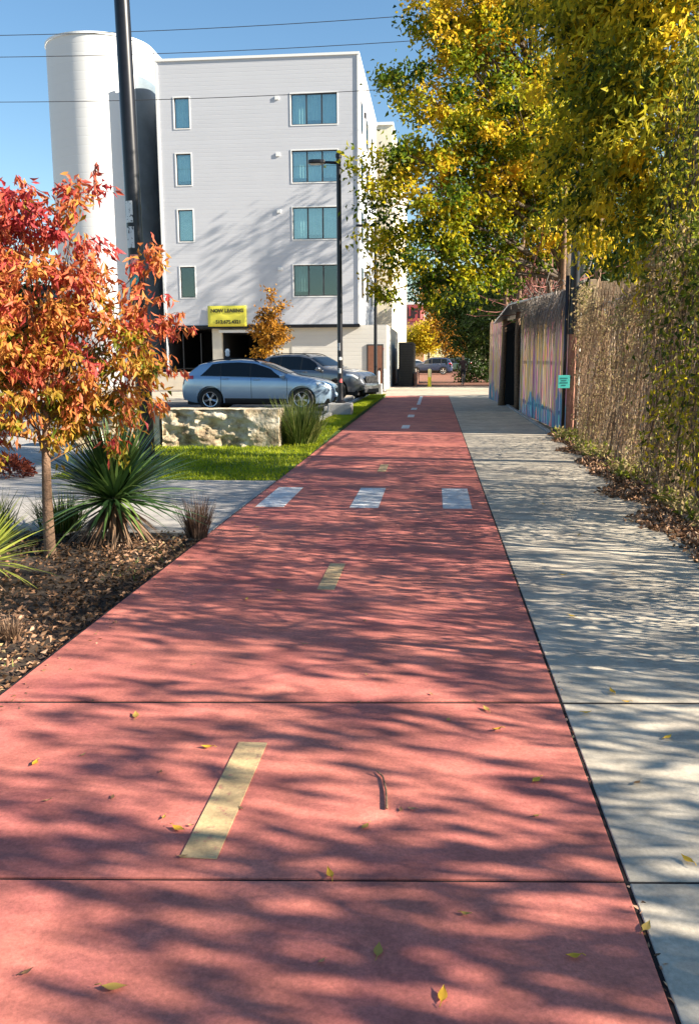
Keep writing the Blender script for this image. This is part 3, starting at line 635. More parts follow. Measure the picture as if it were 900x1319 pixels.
    for wx in spec['wheels']:
        for s in (-1,1):
            Mx = Matrix.Rotation(math.pi/2*s, 4, 'X')          # outward face at -s*z -> +s*y
            ty = MB(); ty.lathe([(wr*.66,-.10),(wr*.93,-.105),(wr,-.08),(wr,.08),(wr*.93,.105),(wr*.66,.10),(wr*.62,.06),(wr*.62,-.06)], 36, Mx, cap=False)
            wh = ty.build('wheel', tyre, t_, smooth=2); wh.location = (wx-L/2, s*(W/2-.125), wr)
            rm = MB(); zz = -.085
            rm.lathe([(wr*.66,-.095),(wr*.60,-.09),(wr*.60,-.05),(wr*.64,.0)], 36, Mx, cap=False); rm.lathe([(wr*.15,zz-.012),(wr*.15,zz+.02)], 16, Mx)
            for k_ in range(5):
                for dk in (-.13,.13):
                    a = k_*2*math.pi/5+.3; e = Vector((math.cos(a+dk),math.sin(a+dk),0))*wr*.61; c0 = Vector((math.cos(a),math.sin(a),0))*wr*.12
                    rm.tube([Mx @ (c0+Vector((0,0,zz))), Mx @ (e+Vector((0,0,zz+.012)))], [.022,.016], 5)
            rm.build('rim', rim, wh); MB().lathe([(wr*.60,-.02),(wr*.60,-.01)], 24, Mx).build('brake_disc', M['dark'], wh)
    return t_
hatch = dict(L=4.46, W=1.80, wr=.335, wheels=(.86,3.50),
    top=[(0,.70),(.03,.98),(.10,1.04),(.22,1.12),(.42,1.30),(.55,1.38),(.8,1.43),(1.2,1.48),(1.7,1.50),(2.15,1.46),(2.5,1.34),(3.15,1.06),(3.3,1.02),(3.7,.96),(4.1,.86),(4.32,.74),(4.42,.60),(4.46,.45)],
    bot=[(0,.38),(.15,.28),(.4,.22),(4.0,.20),(4.3,.24),(4.46,.34)], plan=[(0,.66),(.08,.76),(.3,.85),(.8,.89),(2.2,.90),(3.5,.88),(3.9,.83),(4.2,.72),(4.38,.56),(4.46,.46)],
    belt=[(0,1.02),(.8,1.01),(2,.97),(3.1,.94),(4.46,.80)],
    glass=[(.58,1.16,.34,.0),(1.185,2.02,.0,.0),(2.05,3.04,0,-.42)], wind=(2.32,3.08), rear=(.12,.48),
    head=[(3.92,4.26,6.0,7.6,.0,.0)], tail=[(.015,.38,6.2,8.2,.0,.0)], seams=(1.18,2.06,3.08), handles=(1.32,2.22), mirror=2.98, rails=(.75,2.25), grille=(.52,.66))
suv = dict(L=4.60, W=1.90, wr=.37, wheels=(.90,3.62),
    top=[(0,.80),(.04,1.10),(.12,1.30),(.30,1.56),(.55,1.64),(1.2,1.69),(1.9,1.68),(2.35,1.60),(3.05,1.22),(3.2,1.17),(3.8,1.10),(4.25,1.00),(4.45,.86),(4.57,.66),(4.60,.5)],
    bot=[(0,.42),(.2,.30),(4.3,.28),(4.60,.38)], plan=[(0,.72),(.1,.84),(.4,.92),(2.3,.95),(3.7,.93),(4.2,.86),(4.45,.72),(4.60,.60)],
    belt=[(0,1.14),(1,1.10),(3.1,1.05),(4.6,.92)], glass=[(.45,1.05,.12,.02),(1.12,2.0,0,0),(2.08,2.98,0,-.3)], wind=(2.42,3.0), rear=(.10,.30),
    head=[(4.0,4.42,6.2,7.7,0,0)], tail=[(.02,.3,6,8.2,0,0)], seams=(1.10,2.04,3.02), handles=(1.3,2.25), mirror=2.9, rails=(.6,2.3), grille=(.62,.86))
c1 = make_car(hatch, 'silver blue hatchback with roof rails parked nearest, side on behind the limestone block', body_col=(.36,.50,.66))
pL, pR = P(236,500,26.6), P(440,500,26.6); c1.location = ((pL.x+pR.x)/2+.0, 26.9, .10); c1.scale = (1.04,1,1.0); c1.rotation_euler.z = R(-2)
# small mount on the roof
rb = thing('roof_ornament', 'small black and white figure standing on the roof of the silver blue car', 'ornament', (c1.location.x-1.05, 26.75, .10+1.485))
MB().lathe([(.09,0),(.10,.05),(.05,.09)], 12).build('base', M['dark'], rb)
MB().lathe([(.02,.09),(.07,.13),(.06,.2),(.075,.25),(.05,.31),(.01,.33)], 10).build('figure', M['white_trim'], rb, smooth=True)
c2 = make_car(suv, 'grey sport utility car parked behind the silver blue hatchback, nose toward the lamp post', body_col=(.16,.17,.19))
c2.location = (P(409,500,34).x, 34.4, .10); c2.rotation_euler.z = R(-24)
def wheelstop(x, y, rz, lb):
    o = MB().prism([(-.9,0),(.9,0),(.86,.13),(-.86,.13)], -.08, .08, Matrix.Rotation(math.pi/2,4,'X')).build('wheel_stop', M['kerb'], bevel=.02); o.location = (x,y,.10); o.rotation_euler.z = rz; tag(o, lb, 'wheel stop', 'concrete wheel stops at the lot edge')
wheelstop(-3.1, 26.6, R(90), 'concrete wheel stop at the nose of the silver blue hatchback'); wheelstop(-3.05, 32.5, R(85), 'concrete wheel stop at the nose of the grey sport utility car')
# far cars
def farcar(src, lab, loc_, rz, col):
    c = copy_tree(src); c.location = loc_; c.rotation_euler.z = rz; c['label'] = lab; m = mat('far_paint', col, .4, 0, .4, .3)
    for ch in children(c):
        if ch.name.split('.')[0] == 'body': ch.data = ch.data.copy(); ch.data.materials[0] = m
    return c
farcar(c2, 'dark blue car parked across the far end of the trail', (P(553,470,92).x,92,.0), R(178), (.02,.035,.08))
farcar(c1, 'white car parked beyond the dark blue car near the pink building', (P(534,455,108).x,108,.0), R(60), (.7,.7,.7)).scale = (1.04,1,1)
farcar(c2, 'dark green car in tree shade right of the dark blue car', (P(580,470,100).x,100,0), R(185), (.04,.07,.06))

# ------------------------------------------------------------ person far down the trail
def person(x, y, rz, label):
    t_ = thing('person', label, 'person', (x,y,0), rz)
    j = {'pel':(0,0,.96),'ch':(0,.01,1.28),'nk':(0,.0,1.50),'hd0':(0,.02,1.58),'hd':(0,.03,1.68),'hd2':(0,.02,1.76)}
    vs_ = [(0,0,.95),(0,.0,1.12),(0,.01,1.34),(0,0,1.50),(0,.02,1.60),(0,.02,1.70),(0,.01,1.77)]
    es = [(0,1),(1,2),(2,3),(3,4),(4,5),(5,6)]; rr = [.15,.135,.155,.06,.075,.095,.055]
    for s, fy in ((-1,.16),(1,-.14)):
        n = len(vs_); vs_ += [(s*.10,0,.86),(s*.12,fy*.5,.48),(s*.13,fy,.09),(s*.14,fy+.14,.035)]; rr += [.095,.062,.045,.035]; es += [(0,n),(n,n+1),(n+1,n+2),(n+2,n+3)]
        n = len(vs_); vs_ += [(s*.19,0,1.42),(s*.27,-fy*.3,1.14),(s*.27,-fy*.3+.12,.92),(s*.26,-fy*.3+.17,.84)]; rr += [.06,.045,.033,.038]; es += [(2,n),(n,n+1),(n+1,n+2),(n+2,n+3)]
    me = bpy.data.meshes.new('body'); me.from_pydata(vs_, es, []); o = bpy.data.objects.new('body', me); COL.objects.link(o)
    m = o.modifiers.new('skin','SKIN')
    for v, r_ in zip(me.skin_vertices[0].data, rr): v.radius = (r_, r_*.85)
    me.skin_vertices[0].data[0].use_root = True
    s_ = o.modifiers.new('sub','SUBSURF'); s_.levels = 2; s_.render_levels = 2
    dg = bpy.context.evaluated_depsgraph_get(); m2 = bpy.data.meshes.new_from_object(o.evaluated_get(dg)); bpy.data.objects.remove(o)
    mats = [mat('skin', (.35,.2,.13), .6), mat('dark_jacket', (.035,.018,.022), .8), mat('dark_trousers', (.012,.012,.018), .8), mat('hair', (.02,.012,.01), .7), mat('shoe', (.03,.03,.03), .6)]
    m2.materials.clear()
    for q in mats: m2.materials.append(q)
    for f in m2.polygons:
        c = f.center; f.material_index = 1 if .95 < c.z < 1.5 else (2 if .11 < c.z <= .95 else (4 if c.z <= .11 else 0))
        if abs(c.x) > .2 and c.z < .90: f.material_index = 0
        if c.z > 1.73 or (c.z > 1.6 and c.y < .0): f.material_index = 3
    m2.shade_smooth(); o = bpy.data.objects.new('body', m2); COL.objects.link(o); o.parent = t_
p = G(596,495.5); person(p.x, p.y, R(150), 'person in dark clothes walking at the far end of the trail in tree shade')

# ------------------------------------------------------------ trees
LM = {}
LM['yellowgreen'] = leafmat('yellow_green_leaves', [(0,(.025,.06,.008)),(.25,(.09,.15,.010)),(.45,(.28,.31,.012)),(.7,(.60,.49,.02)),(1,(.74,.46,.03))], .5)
LM['gold'] = leafmat('gold_leaves', [(0,(.05,.08,.010)),(.3,(.22,.24,.02)),(.6,(.60,.50,.03)),(1,(.80,.56,.03))], .55)
LM['dark'] = leafmat('dark_green_leaves', [(0,(.012,.03,.008)),(.6,(.04,.085,.012)),(1,(.12,.15,.015))], .3)
LM['orange'] = leafmat('orange_leaves', [(0,(.10,.06,.01)),(.4,(.42,.18,.02)),(1,(.6,.32,.03))], .4)
LM['red'] = leafmat('red_orange_leaves', [(0,(.09,.14,.012)),(.18,(.26,.22,.015)),(.38,(.55,.29,.05)),(.62,(.64,.22,.08)),(.85,(.58,.12,.075)),(1,(.36,.04,.05))], .4)
LM['vine'] = leafmat('dry_vine_leaves', [(0,(.14,.09,.05)),(.35,(.42,.31,.18)),(.55,(.50,.39,.18)),(.75,(.17,.22,.03)),(1,(.34,.36,.03))], .5)
LM['litter'] = leafmat('leaf_litter', [(0,(.03,.018,.01)),(.35,(.15,.08,.04)),(.65,(.40,.22,.13)),(.85,(.60,.38,.25)),(1,(.58,.46,.20))], .15)
LM['yucca'] = leafmat('yucca_blades', [(0,(.012,.035,.012)),(.6,(.05,.11,.03)),(1,(.20,.30,.08))], .2, .35, .5)
LM['limey'] = leafmat('bright_blades', [(0,(.20,.26,.03)),(1,(.55,.58,.12))], .35)
LM['deadblade'] = leafmat('dead_blades', [(0,(.10,.06,.04)),(1,(.38,.24,.15))], .2)
LM['grass'] = leafmat('lawn_blades', [(0,(.14,.20,.006)),(.6,(.40,.46,.015)),(1,(.62,.58,.06))], .45)
LM['reed'] = leafmat('fountain_grass', [(0,(.04,.08,.015)),(.6,(.14,.20,.035)),(1,(.34,.34,.12))], .35)
LM['brush'] = leafmat('purple_brush', [(0,(.05,.03,.03)),(1,(.20,.13,.09))], .2)
BARK = mat('bark', (.10,.075,.055), .9, var=.4, vscale=14, bump=.7, bscale=25)
BARK2 = mat('pale_bark', (.20,.12,.075), .9, var=.4, vscale=20, bump=.6, bscale=60)
BARKG = mat('grey_bark', (.16,.14,.12), .9, var=.3, vscale=10, bump=.6, bscale=25)

def bez(a, b_, c, n=7):
    return [a*(1-t)**2 + b_*(2*t*(1-t)) + c*t*t for t in np.linspace(0,1,n)]
def tree(name, label, base, trunk_top, lobes, leaf, clumps, per, L, Wd, r0=.16, spread=.42, dirbias=(0,0,-.3), tint=(.5,.2), tgrad=None, bark=None, group=None, trunk_mid=None, lz=.8, parts=True, cat='tree', twig=.004, clean=0, crown='crown'):
    """lobes: (x, y, z, r) world; leaf clumps fill the lobes, limbs run from the trunk into each"""
    base = np.array(base, float); tt = np.array(trunk_top, float)
    t_ = thing(name, label, cat, tuple(base), group=group)
    mid = np.array(trunk_mid if trunk_mid is not None else (base+tt)/2 + rng.normal(size=3)*np.array([.1,.1,0])*min(1, np.linalg.norm(tt-base)*.15))
    tp = bez(base-np.array([0,0,.1]), mid, tt, 9); w_ = MB()
    rr = [r0*(1.25 if i == 0 else 1)*(1-.5*i/8) for i in range(9)]
    w_.tube([p_-base for p_ in tp], rr, 10)
    C, T, OUT = [], [], []
    vol = sum(l[3]**2 for l in lobes)
    for lx, ly, lzz, lr in lobes:
        c = np.array([lx,ly,lzz]); k = int(3+rng.integers(0,4)); st = tp[int(np.clip(k+2,4,8))]
        if c[2] < st[2]: st = tp[5]
        lm = bez(st, st*.5+c*.5+np.array([0,0,.25*np.linalg.norm(c-st)*.5]), c, 9); n_l = max(2, int(clumps*lr*lr/vol))
        lrad = r0*min(.45, .15+.25*lr/2.2)
        w_.tube([p_-base for p_ in lm], [lrad*(1-.75*i/8) for i in range(9)], 6, cap=False)
        for _ in range(n_l):
            d = rng.normal(size=3); d /= np.linalg.norm(d); rad = lr*(rng.random()**.45)*(1+.18*rng.normal()); q = c + d*rad*np.array([1,1,lz])
            s_ = lm[int(rng.integers(4,9))]
            if rng.random() < .6: w_.tube([p_-base for p_ in bez(s_, (s_+q)/2+np.array([0,0,.12*lr]), q, 5)], [max(twig, lrad*.22*(1-.8*i/4)) for i in range(5)], 4, cap=False)
            C.append(q); OUT.append(d)
    C = np.array(C); OUT = np.array(OUT); n = len(C)
    sz = spread*(.6+.8*rng.random(n))
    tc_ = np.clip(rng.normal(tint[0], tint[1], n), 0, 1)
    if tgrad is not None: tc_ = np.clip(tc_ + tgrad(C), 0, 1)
    pc = np.repeat(C, per, 0); od = np.repeat(OUT, per, 0); ss = np.repeat(sz, per)
    off = rng.normal(size=(n*per,3))*np.array([1,1,.7])*.42*ss[:,None] + od*(rng.random(n*per)*ss*.7)[:,None]
    pos = pc+off; D = od*.5 + rng.normal(size=(n*per,3))*.7 + np.array(dirbias)
    tl = np.clip(np.repeat(tc_, per)+rng.normal(0,.12,n*per), 0, 1)
    leaves(crown, pos, D, L*(.7+.6*rng.random(n*per)), Wd*(.7+.6*rng.random(n*per)), leaf, t_, tl, origin=base)
    w_.build('trunk', bark or BARK, t_, smooth=True)
    return t_
def LB(lst, k=1.0): return [(*P(x,y,Y), r_*Y/F*k) for x,y,Y,r_ in lst]

# main trees right of the trail
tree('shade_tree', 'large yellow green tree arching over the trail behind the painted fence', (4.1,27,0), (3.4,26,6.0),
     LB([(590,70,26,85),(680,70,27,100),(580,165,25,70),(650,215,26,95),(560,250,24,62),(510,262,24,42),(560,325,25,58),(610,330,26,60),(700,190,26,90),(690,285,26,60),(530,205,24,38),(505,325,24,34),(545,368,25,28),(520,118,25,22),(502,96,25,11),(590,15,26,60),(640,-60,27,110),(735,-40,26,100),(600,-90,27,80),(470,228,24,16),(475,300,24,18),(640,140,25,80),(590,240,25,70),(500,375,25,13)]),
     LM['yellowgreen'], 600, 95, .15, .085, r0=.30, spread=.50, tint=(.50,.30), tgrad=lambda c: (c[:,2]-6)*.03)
tree('shade_tree', 'tall golden green tree with slender leaves at the right behind the vine fence', (4.9,13.6,0), (4.4,13.2,4.4),
     LB([(800,50,13,75),(875,90,12,90),(770,140,13,62),(840,200,12,80),(900,200,11.5,80),(790,250,12.5,55),(850,300,12,55),(905,330,11.5,60),(760,40,13.5,60),(820,-60,13,100),(920,-40,12,110),(770,215,13,45),(745,-30,14,70),(740,290,14,32)]),
     LM['gold'], 420, 76, .13, .046, r0=.17, spread=.34, dirbias=(0,0,-.75), tint=(.42,.33))
tree('evergreen_tree', 'dark green dense tree beside the far trail behind the painted fence', (4.6,62,0), (3.6,62,3.5),
     LB([(598,395,62,34),(616,440,61,30),(612,480,61,18),(594,425,62,24),(620,400,62,34),(640,420,60,40),(590,380,62,30),(622,465,61,24),(655,380,58,45)]), LM['dark'], 420, 50, .20, .11, r0=.2, spread=.8, tint=(.4,.25))
tree('yard_tree', 'low broad dark green tree filling the yard behind the painted fence', (8.5,31,0), (8.5,31,1.8),
     [(8,30,2.6,2.4),(10,33,3.0,2.4),(7,34,3.2,2.2),(9,36,3.0,2.6),(6.0,31,2.2,1.6),(11.5,29,2.6,2.2),(7.5,27.5,2.0,1.5),(13,34,3,2.6)], LM['dark'], 480, 55, .2, .11, r0=.25, spread=.8, tint=(.5,.25))
tree('yellow_tree', 'bright yellow round tree in front of the pink building', (P(552,440,118).x,118,0), (P(552,440,118).x,118,3.0),
     LB([(552,432,118,17),(541,438,118,14),(560,425,118,12),(533,434,118,10)]), LM['gold'], 120, 50, .34, .2, r0=.2, spread=1.2, tint=(.8,.15))
tree('orange_tree', 'orange and yellow tree beyond the dark cars', (P(575,440,104).x,104,0), (P(575,440,104).x,104,3.5),
     LB([(572,400,104,16),(577,425,104,15),(566,385,104,14),(583,440,104,10)]), LM['orange'], 140, 50, .32, .2, r0=.2, spread=1.2, tint=(.7,.2))
tree('street_tree', 'slim orange leaved young tree between the garage and the lamp post', (P(347,500,42).x,42,.1), (P(347,440,42).x,42,2.2),
     LB([(348,440,42,15),(350,420,42,14),(352,400,42,11),(353,383,42,7),(340,430,42,13),(358,432,42,13),(345,412,42,11),(338,447,42,10)]), LM['orange'], 100, 30, .15, .09, r0=.06, spread=.32, tint=(.38,.3))
# bare shade tree whose shadow lies on the white wall: stands in the yard at the right
tree('background_tree', 'deep green tree far beyond the cars at the end of the trail', (6,150,0), (6,150,6), LB([(600,420,150,30),(580,395,150,34),(562,380,150,30),(550,370,150,24),(620,430,150,36),(590,450,150,18)]), LM['dark'], 260, 45, .5, .3, r0=.3, spread=1.8, tint=(.5,.25))
tree('evergreen_tree', 'tall dark tree deep in the yard seen between the slender trunks', (9.5,52,0), (9.5,52,5),
     LB([(660,330,52,60),(720,350,52,60),(780,330,52,60),(840,350,50,65),(690,280,54,60),(760,280,54,60),(650,390,52,40),(830,280,50,60),(900,330,50,60)]), LM['dark'], 460, 50, .26, .14, r0=.3, spread=1.0, tint=(.5,.3))
tree('background_tree', 'dark green tree far left behind the red leafed tree', (-30,58,0), (-30,58,4), [(-30,58,6,3.2),(-33,58,5,3),(-27,58,4.5,2.4)], LM['dark'], 200, 45, .35, .2, r0=.25, spread=1.1)

# trees out of frame to the right: they throw the streaked shade on the trail
def caster(name, label, x, y, h, lobes, clumps, per):
    return tree(name, label, (x,y,0), (x,y,h*.6), [(x+a,y+b_,h+c,r_) for a,b_,c,r_ in lobes], LM['yellowgreen'], clumps, per, .20, .045, r0=.09, spread=.27, dirbias=(0,0,-1.7), tint=(.5,.2), bark=BARKG)
LOB = [(0,0,.3,.9),(-.7,.9,-.1,.8),(.6,-1.0,.4,.9),(.3,1.5,.7,.9),(-.4,-1.1,-.5,.8),(-.2,.2,-1.0,.7),(.4,2.2,-.2,.8),(.1,-1.9,.9,.8)]
caster('yard_tree', 'small drooping yard tree outside the frame, nearest the camera', 5.6, -1.2, 2.9, LOB, 150, 16)
caster('yard_tree', 'small drooping yard tree outside the frame beside the near slabs', 5.9, 2.3, 3.2, [(a,-b,c,d) for a,b,c,d in LOB], 155, 17)
caster('yard_tree', 'small drooping yard tree outside the frame right of the crossing blocks', 6.0, 6.0, 3.1, LOB, 150, 16)
caster('yard_tree', 'small drooping yard tree outside the frame behind the vine fence', 6.6, 10.4, 3.5, [(a,-b,c,d) for a,b,c,d in LOB], 130, 15)
caster('yard_tree', 'taller thin yard tree outside the frame, its shade on the planting bed', 9.6, 3.2, 7.0, LOB[:5]+LOB[6:], 80, 14)
caster('yard_tree', 'taller thin yard tree outside the frame, its shade on the left crossing walk', 9.8, 9.6, 7.1, [(a,-b,c,d) for a,b,c,d in LOB[:5]], 90, 15)
caster('yard_tree', 'taller thin yard tree outside the frame, its shade on the lawn', 10.5, 14.6, 7.2, LOB[:5], 70, 15)
tree('tall_bare_tree', 'tall thinly leaved tree behind the right hand trees, its shadow on the white wall', (6.8,44,0), (6.9,44,7.5), [(6.5,44,12.5,2.4),(8.2,43.6,14.2,2.0),(5.2,44.2,14.8,1.8),(7,44,16.2,1.8),(8.8,43.5,11.5,1.6),(4.6,44.3,11.6,1.5)], LM['yellowgreen'], 110, 13, .2, .1, r0=.22, spread=.6, bark=BARKG, twig=.02)

# the red-orange tree in the bed
def redgrad(c): return (c[:,2]-1.75)*.30
t_ = tree('red_tree', 'young tree with drooping red, orange and green leaves in the planting bed', (-3.14,6.94,-.02), (-3.1,6.95,1.25),
     LB([(100,255,7.1,22),(92,300,7.1,36),(30,300,7,50),(-30,330,7,80),(50,370,7,60),(110,375,7.1,42),(20,440,6.9,80),(100,450,7.1,65),(160,440,7.2,52),(185,395,7.3,26),(183,345,7.3,20),(210,425,7.3,14),(40,510,6.9,62),(110,520,7.1,50),(165,500,7.2,42),(-60,440,6.9,90),(20,250,7,20),(-20,560,6.8,40),(90,560,7,22),(150,560,7.2,16)], .92),
     LM['red'], 370, 37, .085, .030, r0=.052, spread=.135, dirbias=(0,0,-1.1), tint=(.52,.22), tgrad=redgrad, bark=BARK2, lz=1.0, twig=.002, trunk_mid=(-3.16,6.95,.6))
# a few sprays reaching right of the crown
sp = MB(); C, D = [], []
for pts_, nn in (([(185,400),(205,372),(222,385)],5),([(190,455),(225,418),(248,422)],8),([(190,480),(225,470),(240,480)],6),([(120,270),(122,225),(124,208)],6),([(165,420),(185,350),(196,300)],9),([(190,440),(215,400),(230,402)],6),([(60,250),(30,235),(20,225)],5)):
    q = [np.array(P(x,y,7.25)) for x,y in pts_]; c = bez(q[0],q[1],q[2],8); sp.tube([p_-np.array([-3.14,6.94,-.02]) for p_ in c],[.004-.0003*i for i in range(8)],4)
    for _ in range(nn*3): C.append(c[int(rng.integers(3,8))]+rng.normal(size=3)*.012); D.append(rng.normal(size=3)*.45+np.array([.15,0,-1]))
sp.build('spray_twig', BARK2, t_)
leaves('spray_leaves', np.array(C), np.array(D), .085*(.8+.4*rng.random(len(C))), .028, LM['red'], t_, np.clip(rng.normal(.75,.15,len(C)),0,1), origin=(-3.14,6.94,-.02))

# ------------------------------------------------------------ yuccas, grasses
def rosette(name, label, x, y, n, L, Wd, green, dead=0, zc=.25, up=(.0,1.25), z0=0, cat='plant'):
    t_ = thing(name, label, cat, (x,y,z0)); a = rng.random(n)*2*math.pi; el = up[0]+(up[1]-up[0])*rng.random(n)**.8
    D = np.stack([np.cos(a)*np.cos(el), np.sin(a)*np.cos(el), np.sin(el)],1); B = D*.06 + np.array([0,0,zc])
    blades('leaves', B, D, L*(.8+.35*rng.random(n)), Wd*(.8+.4*rng.random(n)), .12+.2*rng.random(n)*np.cos(el), green, t_, seg=5)
    if dead:
        a = rng.random(dead)*2*math.pi; D = np.stack([np.cos(a)*.75, np.sin(a)*.75, -.25-.4*rng.random(dead)],1)
        blades('dead_leaves', D*.05+np.array([0,0,zc*.9]), D, L*.62*(.7+.4*rng.random(dead)), Wd*.8, .25, LM['deadblade'], t_, seg=4)
    MB().lathe([(.05,-.05),(.07,.1),(.06,zc),(.02,zc+.06)], 10).build('stem', BARK, t_); return t_
rosette('yucca', 'dark green spiky yucca with dead brown lower leaves beside the red leafed tree', -2.82, 7.6, 480, .80, .036, LM['yucca'], 150, .36, (-.15,1.35))
rosette('yucca', 'bright yellow green spiky plant cut by the left edge of the photo', -3.18, 5.85, 150, .52, .028, LM['limey'], 20, .16, (-.1,1.3))
def tuft(name, label, x, y, n, L, Wd, m, z0=0, lean=.5, droop=.5, rad=.12, cat='grass clump'):
    t_ = thing(name, label, cat, (x,y,z0)); a = rng.random(n)*2*math.pi; k = lean*rng.random(n)
    D = np.stack([np.cos(a)*k, np.sin(a)*k, np.ones(n)],1); B = np.stack([np.cos(a)*rad*rng.random(n), np.sin(a)*rad*rng.random(n), np.zeros(n)],1)
    blades('blades', B, D, L*(.6+.6*rng.random(n)), Wd, droop*rng.random(n), m, t_, seg=5)
    return t_
tuft('ornamental_grass', 'tall pale green ornamental grass clump at the right end of the limestone block', -2.50, 16.5, 1700, .92, .012, LM['reed'], .02, .75, .55, .30)
tuft('ornamental_grass', 'thin brownish tuft of grass at the corner of the bed by the trail', -2.12, 7.75, 420, .36, .006, LM['brush'], 0, .55, .25, .09)
tuft('ornamental_grass', 'dull green grass clump behind the spiky plant at the left edge', -3.95, 7.3, 900, .50, .010, LM['reed'], 0, .8, .6, .25)
tuft('ornamental_grass', 'small dry tuft low in the bed near the trail edge', -2.42, 4.75, 260, .15, .004, LM['deadblade'], 0, .9, .5, .06)
tuft('ornamental_grass', 'dark green grass clump behind the yucca', -3.5, 8.0, 500, .42, .01, LM['reed'], 0, .8, .6, .2)
t_ = thing('red_shrub', 'low rounded dark red shrub on the plaza left of the trunk', 'shrub', (-5.9,11.9,0))
n = 900; d = unit(rng.normal(size=(n,3))); d[:,2] = abs(d[:,2]); leaves('foliage', d*np.array([.34,.34,.28])*(.6+.4*rng.random((n,1))), d+rng.normal(size=(n,3))*.5, .06, .03, leafmat('maroon_leaves', [(0,(.10,.02,.015)),(1,(.34,.08,.04))], .3), t_)
MB().tube([(0,0,-.02),(0,0,.2)], .02, 6).build('stem', BARK, t_)
# lawn grass
n = 60000; y = 11.66+rng.random(n)**1.25*26.5; xl = np.where(y < 20.6, -5.3, -2.70); x = xl+(PL-.01-xl)*rng.random(n)
k = (y < 15.9) | (y > 16.6) | (x > -2.75); x, y = x[k], y[k]; n = len(x)
B = np.stack([x,y,lawn_z(y)-.012],1); D = rng.normal(size=(n,3))*np.array([.5,.5,0])+np.array([0,0,1])
patch_ = .5+.25*np.sin(x*2.3+y*.9)+.2*np.sin(x*5.1-y*2.7)
blades('grass', B, D, .055+.05*rng.random(n), .012, .3, LM['grass'], None, np.clip(patch_*.5+rng.random(n)*.5,0,1), seg=2, kind='stuff')
# leaf litter and mulch in the bed
n = 15000; y = 2.0+rng.random(n)*5.9; x = PL-.02-rng.random(n)**1.3*4.2
pos = np.stack([x,y,-.01+.035*rng.random(n)-.03*(x>PL-.12)],1); D = rng.normal(size=(n,3))*np.array([1,1,.35])
leaves('leaf_litter', pos, D, .028+.03*rng.random(n), .012+.016*rng.random(n), LM['litter'], None, np.clip(rng.random(n)*.75+.25*np.sin(x*3+y*2),0,1), kind='stuff')
n = 1500; y = 3.5+rng.random(n)*4.2; x = PL-.05-rng.random(n)*2.6; k = (np.sin(x*2.7+1)*np.sin(y*2.1)) > .25; x, y = x[k], y[k]; n = len(x)
blades('bed_weeds', np.stack([x,y,np.zeros(n)-.01],1), rng.normal(size=(n,3))*.6+np.array([0,0,.8]), .06, .006, .3, LM['reed'], None, seg=2, kind='stuff')
# leaf litter below the vine fence
n = 17000; y = 5.0+rng.random(n)*14.5; edge = SR-.16+.05*rng.normal(size=n)+.35*np.clip((y-9)/9,0,1) - .22*np.abs(np.sin(y*1.3)) - .1*np.sin(y*3.7); x = edge+rng.random(n)**1.5*1.2
pos = np.stack([x,y,.005+.06*rng.random(n)*np.clip((x-edge)*2,.05,1)],1)
leaves('verge_litter', pos, rng.normal(size=(n,3))*np.array([1,1,.5]), .045+.04*rng.random(n), .022+.02*rng.random(n), LM['litter'], None, np.clip(rng.random(n)*.8+.1,0,1), kind='stuff')
n = 5200; y = 6+rng.random(n)*13; x = SR+.02+rng.random(n)**1.2*.6; k = (np.sin(y*2.1+x*3)+np.sin(y*5.3)*.6+rng.normal(size=n)*.4) > .2; x, y = x[k], y[k]; n = len(x)
leaves('verge_groundcover', np.stack([x,y,.02+.16*rng.random(n)**1.5],1), rng.normal(size=(n,3))+np.array([-.3,0,.4]), .10, .04, LM['vine'], None, np.clip(.35+.6*rng.random(n),0,1), kind='stuff')

# ------------------------------------------------------------ painted board fence (right, far)
def lerpw(y): return 2.84+(2.16-2.84)*(y-19.2)/(36.5-19.2)
muralm, n_, l_, b_ = newmat('painted_boards'); tc = n_.new('ShaderNodeTexCoord'); at = n_.new('ShaderNodeAttribute'); at.attribute_name = 'tint'
mpg = n_.new('ShaderNodeMapping'); mpg.inputs['Scale'].default_value = (2.2,1.1,.35); l_.new(tc.outputs['Object'], mpg.inputs[0])
nz = n_.new('ShaderNodeTexNoise'); nz.inputs['Scale'].default_value = 1.6; nz.inputs['Detail'].default_value = 8; nz.inputs['Roughness'].default_value = .6; l_.new(mpg.outputs[0], nz.inputs[0])
ad = n_.new('ShaderNodeMath'); ad.operation = 'MULTIPLY_ADD'; ad.inputs[1].default_value = .28; l_.new(at.outputs['Fac'], ad.inputs[0]); l_.new(nz.outputs[0], ad.inputs[2])
rr = ramp_node(n_, [(.38,(.42,.20,.48)),(.50,(.75,.30,.42)),(.58,(.62,.44,.34)),(.66,(.78,.48,.08)),(.74,(.75,.62,.46)),(.83,(.80,.22,.26)),(.93,(.40,.30,.52))]); l_.new(ad.outputs[0], rr.inputs[0])
sp_ = n_.new('ShaderNodeSeparateXYZ'); l_.new(tc.outputs['Object'], sp_.inputs[0])
nz2 = n_.new('ShaderNodeTexNoise'); nz2.inputs['Scale'].default_value = 1.1; nz2.inputs['Detail'].default_value = 5; l_.new(tc.outputs['Object'], nz2.inputs[0])
zz = n_.new('ShaderNodeMath'); zz.operation = 'MULTIPLY_ADD'; zz.inputs[1].default_value = -1.1; l_.new(sp_.outputs['Z'], zz.inputs[0]); 
z3 = n_.new('ShaderNodeMath'); z3.operation = 'MULTIPLY_ADD'; z3.inputs[1].default_value = 2.2; z3.inputs[2].default_value = -.45; l_.new(nz2.outputs[0], z3.inputs[0]); l_.new(z3.outputs[0], zz.inputs[2])
mr = n_.new('ShaderNodeMapRange'); mr.inputs[1].default_value = .02; mr.inputs[2].default_value = .16; l_.new(zz.outputs[0], mr.inputs[0])
